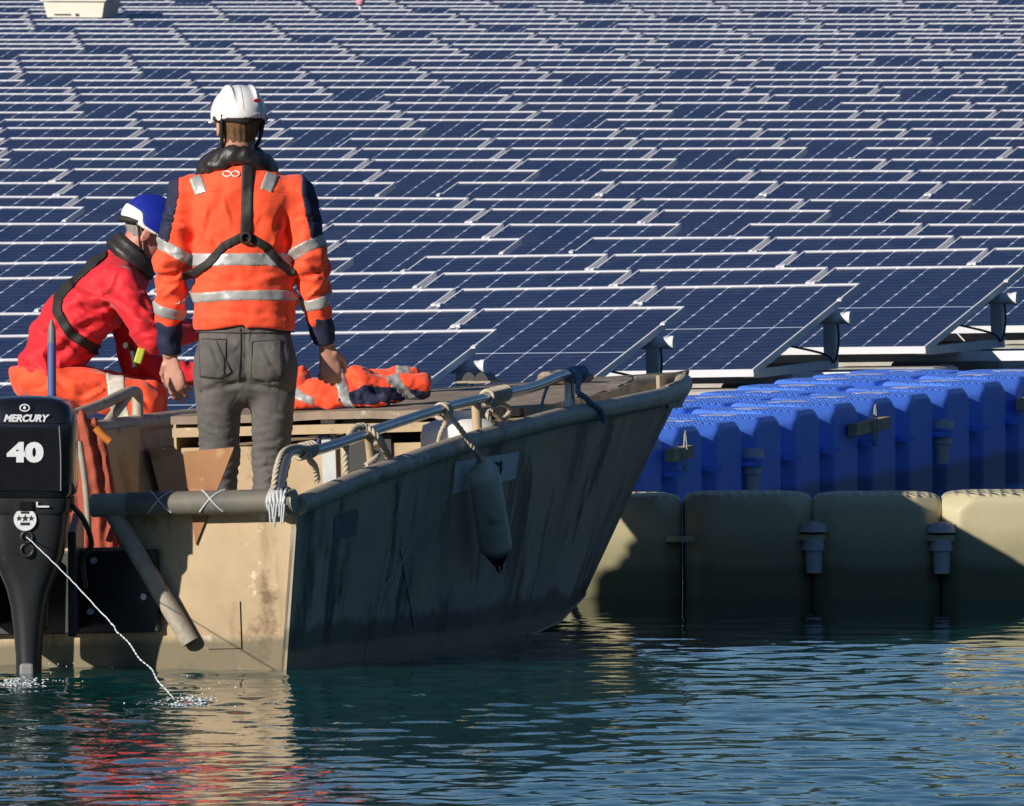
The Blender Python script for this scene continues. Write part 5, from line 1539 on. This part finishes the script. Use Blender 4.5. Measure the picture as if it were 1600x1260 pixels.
# ------------------------------------------------------------------ bending man
D2 = 73.35
o2 = wp(110, 640, D2); O2 = Vector((o2.x, D2, 0.15))
man2 = empty('person', O2, label='person bending forward in a red jacket, orange trousers and blue and white helmet', cat='person')
def m2(px, py, dy=0.0):
    p = wp(px, py, D2 + dy) - O2; return (p.x, p.y, p.z)
def red_torso(P):
    Y = (0, 1, 0)
    d = d_ecap(P, m2(78, 570), m2(112, 510), .155, .165, Y, .74)
    d = smin(d, d_ecap(P, m2(112, 510), m2(170, 452), .165, .172, Y, .72), .05)
    d = smin(d, d_cap(P, m2(180, 440, -.13), m2(180, 440, .13), .065, .065), .06)
    d = smin(d, d_cap(P, m2(175, 440), m2(208, 405), .08, .065), .05)
    return d
SR = [m2(190, 445, -.17), m2(238, 530, -.20), m2(300, 517, -.02)]
SL = [m2(190, 470, .17), m2(215, 572, .14), m2(300, 585, .12)]
C_RED = [(120, 470, 190, 520, 9, 10), (140, 455, 205, 490, 8, 10), (110, 510, 175, 545, 10, 11), (90, 520, 130, 575, 9, 10), (150, 530, 215, 520, 10, 10), (60, 545, 85, 600, 9, 9), (40, 570, 62, 600, 8, 8), (95, 560, 110, 600, 8, 8), (130, 560, 165, 545, 8, 9), (165, 470, 200, 545, 9, 10), (185, 425, 150, 470, 7, 9),
         (205, 470, 250, 490, 9, 9), (212, 500, 262, 500, 10, 9), (222, 520, 262, 530, 9, 8), (200, 450, 235, 455, 7, 8), (100, 430, 150, 470, 7, 10)]
def red_fn(P):
    d = near(red_torso(P), P, lambda Q: -creases(Q, C_RED, m2, .0) + .006 * waves(Q, 8, 8, .05, .2, (1, .5, 1)) + .007 * np.sin((Q[:, 0] * .55 - Q[:, 2]) * 60 + 2.2 * np.sin(Q[:, 0] * 16)) * np.exp(-((Q[:, 2] - m2(0, 535)[2]) / .14) ** 2))
    lo = m2(0, 598)[2]
    d = smax(d, lo - P[:, 2] + .35 * (P[:, 0] - m2(60, 0)[0]) * 0, .015)
    for A in (SR, SL):
        a = smin(d_cap(P, A[0], A[1], .070, .062), d_cap(P, A[1], A[2], .060, .046), .02)
        a = near(a, P, lambda Q: -creases(Q, C_RED, m2, .0) + .006 * np.sin(nearest_t(Q, A)[0] * 70 + Q[:, 2] * 25) * np.exp(-((nearest_t(Q, A)[0] - .24) / .12) ** 2) + .003 * waves(Q, 3, 5, .05, .12))
        d = smin(d, a, .025)
    return d
def tr_fn(P):
    hip = m2(72, 592); 
    d = d_ecap(P, m2(72, 588), m2(86, 590), .145, .145, (0, 1, 0), .8)
    for dy, kx, ky in ((-.10, 224, 628), (.10, 232, 622)):
        kn = m2(kx, ky, dy); hp = m2(84, 598, dy * .85); an = m2(205, 790, dy)
        l = smin(d_cap(P, hp, kn, .090, .068), d_cap(P, kn, an, .068, .058), .03)
        d = smin(d, l, .03)
    d = near(d, P, lambda Q: .006 * waves(Q, 17, 8, .05, .16) - creases(Q, [(60, 585, 120, 620, 8, 9), (95, 580, 170, 612, 9, 10), (120, 620, 190, 600, 8, 9), (50, 610, 90, 600, 7, 8), (190, 605, 232, 640, 8, 8)], m2, .0))
    return smax(d, P[:, 2] - m2(0, 572)[2] - .3 * 0, .012)
H2 = head_frame(m2(231, 365, -.0), R(-82), R(-33))
hf2 = head_fn(H2)
h2r = hand_prims(Vector(SR[2]) + Vector((.01, 0, 0)), (.9, .1, -.25), (.1, .2, -1), 1, (.4, .6, .4)); h2l = hand_prims(Vector(SL[2]) + Vector((.01, 0, 0)), (.9, 0, -.3), (0, .1, -1), -1, (.4, .6, .4))
def skin2(P):
    d = np.minimum(red_torso(P) + .025, tr_fn(P) + .014)
    for A in (SR, SL): d = smin(d, smin(d_cap(P, A[0], A[1], .05, .04), d_cap(P, A[1], A[2], .04, .028), .02), .03)
    d = smin(d, d_cap(P, m2(190, 420), m2(216, 380), .066, .058), .03)
    return smin(d, hf2(P), .02)
lo2, hi2 = (-.30, -.40, -.03), (.62, .40, 1.55)
parts = [surf(skin2, lo2, hi2, .0085)]
for h in (h2r, h2l): a_, b_ = bounds(h); parts.append(surf(prims_fn(h), a_, b_, .0034))
V, F = join_np(parts); link_mesh('body', np_mesh('body', V, F, M_SKIN2), man2)
jacket2 = sdf_part('red_jacket', red_fn, (-.32, -.36, m2(0, 640)[2]), (.60, .36, m2(0, 370)[2]), .0075, M_RED, man2)
tr2 = sdf_part('trousers', tr_fn, (-.32, -.34, .02), (.52, .34, m2(0, 560)[2]), .0080, M_ORANGE, man2)
def tband(P):
    a = V3(m2(84, 598, -.085)); b = V3(m2(224, 628, -.10)); ax = (b - a) / np.linalg.norm(b - a); t = (P - a) @ ax
    return np.abs(t - .255 + .35 * (P[:, 2] - m2(0, 620)[2])) - .034
sdf_part('reflective_band', lambda P: smax(smax(tr_fn(P) - .004, tband(P), .002), P[:, 1] - .02, .002), (-.02, -.30, m2(0, 690)[2]), (.40, .05, m2(0, 570)[2]), .006, pmat('pale_reflective', (.62, .58, .50), .5), tr2)
for dy in (-.10, .10):
    b = m2(205, 800, dy)
    sdf_part('boot', lambda P, b=b: smin(d_ecap(P, (b[0] - .03, b[1], .05), (b[0] + .14, b[1], .035), .048, .045, (0, 1, 0), .75), d_cap(P, (b[0], b[1], .05), b, .052, .056), .02), (b[0] - .12, b[1] - .1, -.02), (b[0] + .24, b[1] + .1, b[2] + .1), .009, M_BOOT, man2)
sdf_part('knee_pad', lambda P: smax(d_ell(P, m2(236, 634, -.06), (.045, .07, .055)) + .003 * waves(P, 2, 4, .03, .08), -1 + 0 * P[:, 0], .01), V3(m2(236, 634, -.06)) - .1, V3(m2(236, 634, -.06)) + .1, .007, M_COLLAR, tr2)
# collar and straps
def collar2(P):
    c = V3(m2(206, 402)); ax = V3(m2(232, 372)) - V3(m2(190, 420)); ax /= np.linalg.norm(ax)
    q = P - c; h = q @ ax; rad = np.sqrt(np.maximum((q * q).sum(1) - h * h, 0))
    d = np.sqrt((rad - .092) ** 2 + ((h - .0) * .55) ** 2) - .021
    return d + .003 * np.sin(h * 120)
sdf_part('life_jacket_collar', collar2, V3(m2(206, 402)) - .2, V3(m2(206, 402)) + .2, .0065, M_COLLAR, man2)
mb = MB(); ring = []
c = V3(m2(206, 402)); ax = V3(m2(232, 372)) - V3(m2(190, 420)); ax /= np.linalg.norm(ax); u_ = np.cross(ax, (0, 1, 0)); u_ /= np.linalg.norm(u_); v_ = np.cross(ax, u_)
for a in np.linspace(0, 2 * math.pi, 24, endpoint=False): ring.append(c + ax * .026 + (u_ * math.cos(a) + v_ * math.sin(a)) * .094)
mb.tube(ring, .007, 6, closed=True); mb.obj('collar_piping', pmat('pale_piping', (.5, .5, .44), .6), man2)
st2 = strap('harness_strap', [m2(160, 396), m2(120, 430), m2(92, 462), m2(90, 485), m2(112, 520), m2(150, 545), m2(190, 566)], .019, .008, man2, fn=red_fn, ymax=.05)
mb = MB(); p = m2(218, 556, -.22); mb.box(p, (.03, .03, .06), (0, .3, 0), ch=.006); mb.obj('yellow_tag', M_YEL, man2)
mb = MB(); p = m2(206, 545, -.17); mb.tube(spline([m2(196, 540, -.2), p, m2(212, 575, -.21)], 5), .012, 8); mb.obj('harness_buckle', M_STRAP, man2)
# hair, helmet
def hair2(P):
    q = in_head(P, H2)
    d = hf2(P) - .004 + .002 * np.sin(q[:, 0] * 300 + q[:, 2] * 60)
    d = smax(d, q[:, 1] - .012 - .3 * q[:, 2], .01); d = smax(d, -.05 - q[:, 2], .01)
    ear = np.minimum(d_ell(q, (.085, -.006, -.012), (.02, .032, .042)), d_ell(q, (-.085, -.006, -.012), (.02, .032, .042)))
    return smax(d, -ear, .004)
c2 = H2[1]
sdf_part('hair', hair2, c2 - .15, c2 + .15, .006, M_GREYHAIR, man2)
hm2 = helmet_fn(H2)
helmet2 = sdf_part('helmet', hm2, c2 - .22, c2 + .22, .0055, M_HELMB, man2)
def white_side(P):
    q = in_head(P, H2)
    d = hm2(P) - .004
    top_ = q[:, 2] - (.036 + .020 * np.tanh((-q[:, 1] - .055) / .012))
    return smax(d, top_, .003)
sdf_part('white_side_panel', white_side, c2 - .22, c2 + .22, .0055, M_HELM, helmet2)
strapline(H2, [(.082, -.075, .02), (.080, -.045, -.01), (.072, .0, -.065), (.05, .05, -.105)], .006, M_STRAP, helmet2, 'chin_strap')
strapline(H2, [(-.082, -.075, .02), (-.080, -.045, -.01), (-.072, .0, -.065), (-.05, .05, -.105)], .006, M_STRAP, helmet2, 'chin_strap')
strapline(H2, [(.086, -.05, .02), (.06, -.10, .0), (0, -.122, -.01), (-.06, -.10, .0), (-.086, -.05, .02)], .012, M_STRAP, helmet2, 'head_cradle')
for s in (-1, 1):
    e = Vector(c2 + H2[0] @ np.array((s * .032, .080, .008), np.float32)); mb = MB(); mb.ball(e, .011); mb.obj('eye', M_EYE, man2)
# the float he crouches on, on the far side of the boat
fl_ = empty('side_float', (O2.x + .10, D2 + .05, 0), (0, 0, -PSI), label='pale float beyond the port side that the bending person crouches on', cat='float')
mb = MB(); mb.box((0, 0, .02), (1.0, .9, .26), ch=.03); mb.obj('float_body', M_PALEFLOAT, fl_)
mb = MB(); mb.box((-.33, 0, .30), (.26, .5, .28), ch=.02); mb.obj('float_box', M_PALEFLOAT, fl_)

# ------------------------------------------------------------------ spare hi-vis jacket on the foredeck
jq = bl(575, 640, z=deck_z(3.2))
jk = inboat('spare_jacket', 'orange and navy hi-vis jacket lying crumpled on the foredeck', 'jacket', (jq.x, 3.25, deck_z(3.25)))
JM = (BM @ Matrix.Translation((jq.x, 3.25, deck_z(3.25)))).inverted()
def jl(px, py, yy=0.0):
    """photo pixel -> jacket coordinates on the upright plane y = yy"""
    o = JM @ Vector((0, 0, CAM_H)); v = JM.to_3x3() @ ray(px, py); return o + v * ((yy - o.y) / v.y)
def jacket_fn(P):
    d = None
    for a, b, r0, r1, fl in ((jl(440, 655, -.1), jl(520, 616, .0), .055, .075, .9), (jl(490, 618, -.02), jl(560, 606, .05), .08, .090, .75), (jl(560, 606, .05), jl(655, 602, .18), .085, .070, .7), (jl(580, 598, .2), jl(640, 592, .28), .07, .06, .75), (jl(530, 632, -.05), jl(600, 628, .0), .04, .035, .7), (jl(440, 650, -.1), jl(470, 590, .1), .05, .05, .8)):
        e = d_ecap(P, a, b, r0, r1, (.3, 1, 0), fl) if False else d_cap(P, a, b, r0 * fl, r1 * fl)
        d = e if d is None else smin(d, e, .05)
    d = smax(d, .004 - P[:, 2] - .5 * np.clip(-.17 - P[:, 1], 0, 1), .015)
    return d + .010 * waves(P, 12, 9, .06, .18) + .006 * np.abs(waves(P, 13, 7, .03, .08))
lo_ = np.array([min(jl(425, 600).x, 0) - .1, -.30, -.12]); hi_ = np.array([jl(690, 600, .2).x + .12, .45, .30])
jb = sdf_part('jacket_shell', jacket_fn, lo_, hi_, .0075, M_ORANGE, jk)
def jband(pa, pb, w):
    a = np.array([pa.x, pa.z]); b = np.array([pb.x, pb.z]); n_ = np.array([-(b - a)[1], (b - a)[0]]); n_ /= np.linalg.norm(n_)
    return lambda P: np.abs((P[:, [0, 2]] - a) @ n_) - w
def jpart(name, reg, mat, off=.004):
    return sdf_part(name, lambda P: smax(jacket_fn(P) - off, reg(P), .002), lo_, hi_, .0065, mat, jb)
jpart('reflective_band', lambda P: np.maximum(jband(jl(535, 595), jl(550, 625), .019)(P), P[:, 1] - .2), M_REFL)
jpart('reflective_band', lambda P: np.maximum(jband(jl(612, 585, .1), jl(630, 612, .1), .019)(P), P[:, 0] - 9), M_REFL)
jpart('reflective_band', lambda P: np.maximum(jband(jl(465, 618, -.1), jl(500, 632, -.1), .017)(P), P[:, 0] - jl(505, 630).x), M_REFL)
def navy_reg(P):
    d = None
    for px, py, rx, rz, yy in ((580, 618, .085, .040, .0), (655, 620, .13, .034, .15)):
        c = jl(px, py, yy); e = (np.sqrt(((P[:, 0] - c.x) / rx) ** 2 + ((P[:, 2] - c.z) / rz) ** 2) - 1) * min(rx, rz)
        d = e if d is None else np.minimum(d, e)
    return d + .012 * waves(P, 44, 5, .05, .14)
jpart('navy_panel', navy_reg, M_NAVY, .003)

# ------------------------------------------------------------------ far things at the top of the picture
a = wp(128, 27, 201.0)
fb_ = empty('equipment_box', (a.x, a.y, a.z), (0, 0, -PSI), label='cream white equipment box standing among the farthest panels at the top left', cat='box')
mb = MB(); mb.rings([[(-.30, -.25, 0), (.30, -.25, 0), (.30, .25, 0), (-.30, .25, 0)], [(-.335, -.28, .16), (.335, -.28, .16), (.335, .28, .16), (-.335, .28, .16)]], True, False); M_CREAM = pmat('cream_box', (.80, .78, .66), .5, var=(3, .5), col2=(.70, .67, .55)); mb.obj('box_body', M_CREAM, fb_)
mb = MB(); mb.box((0, 0, .21), (.74, .62, .09), ch=.015); mb.obj('box_lid', M_CREAM, fb_)
mb = MB(); mb.box((-.13, -.262, .03), (.18, .006, .012)); mb.obj('vent', M_BLACK, fb_)
mb = MB(); mb.box((.03, -.262, .028), (.035, .008, .022)); mb.obj('lock', M_BLACK, fb_)
mb = MB(); mb.box((0, 0, -.27), (.5, .45, .53)); mb.obj('stand', M_STEEL, fb_)
a = wp(563, 3, 205.0)
pm_ = empty('marker_buoy', (a.x, a.y, 0), label='small pink marker among the farthest panels at the top edge', cat='marker')
mb = MB(); mb.cyl((0, 0, 0), (0, 0, a.z - .02), .02, n=8); mb.obj('stake', M_STEEL, pm_)
mb = MB(); mb.ball((0, 0, a.z), .05, 10, 8); mb.obj('marker_ball', pmat('pink', (.70, .28, .36), .6), pm_)
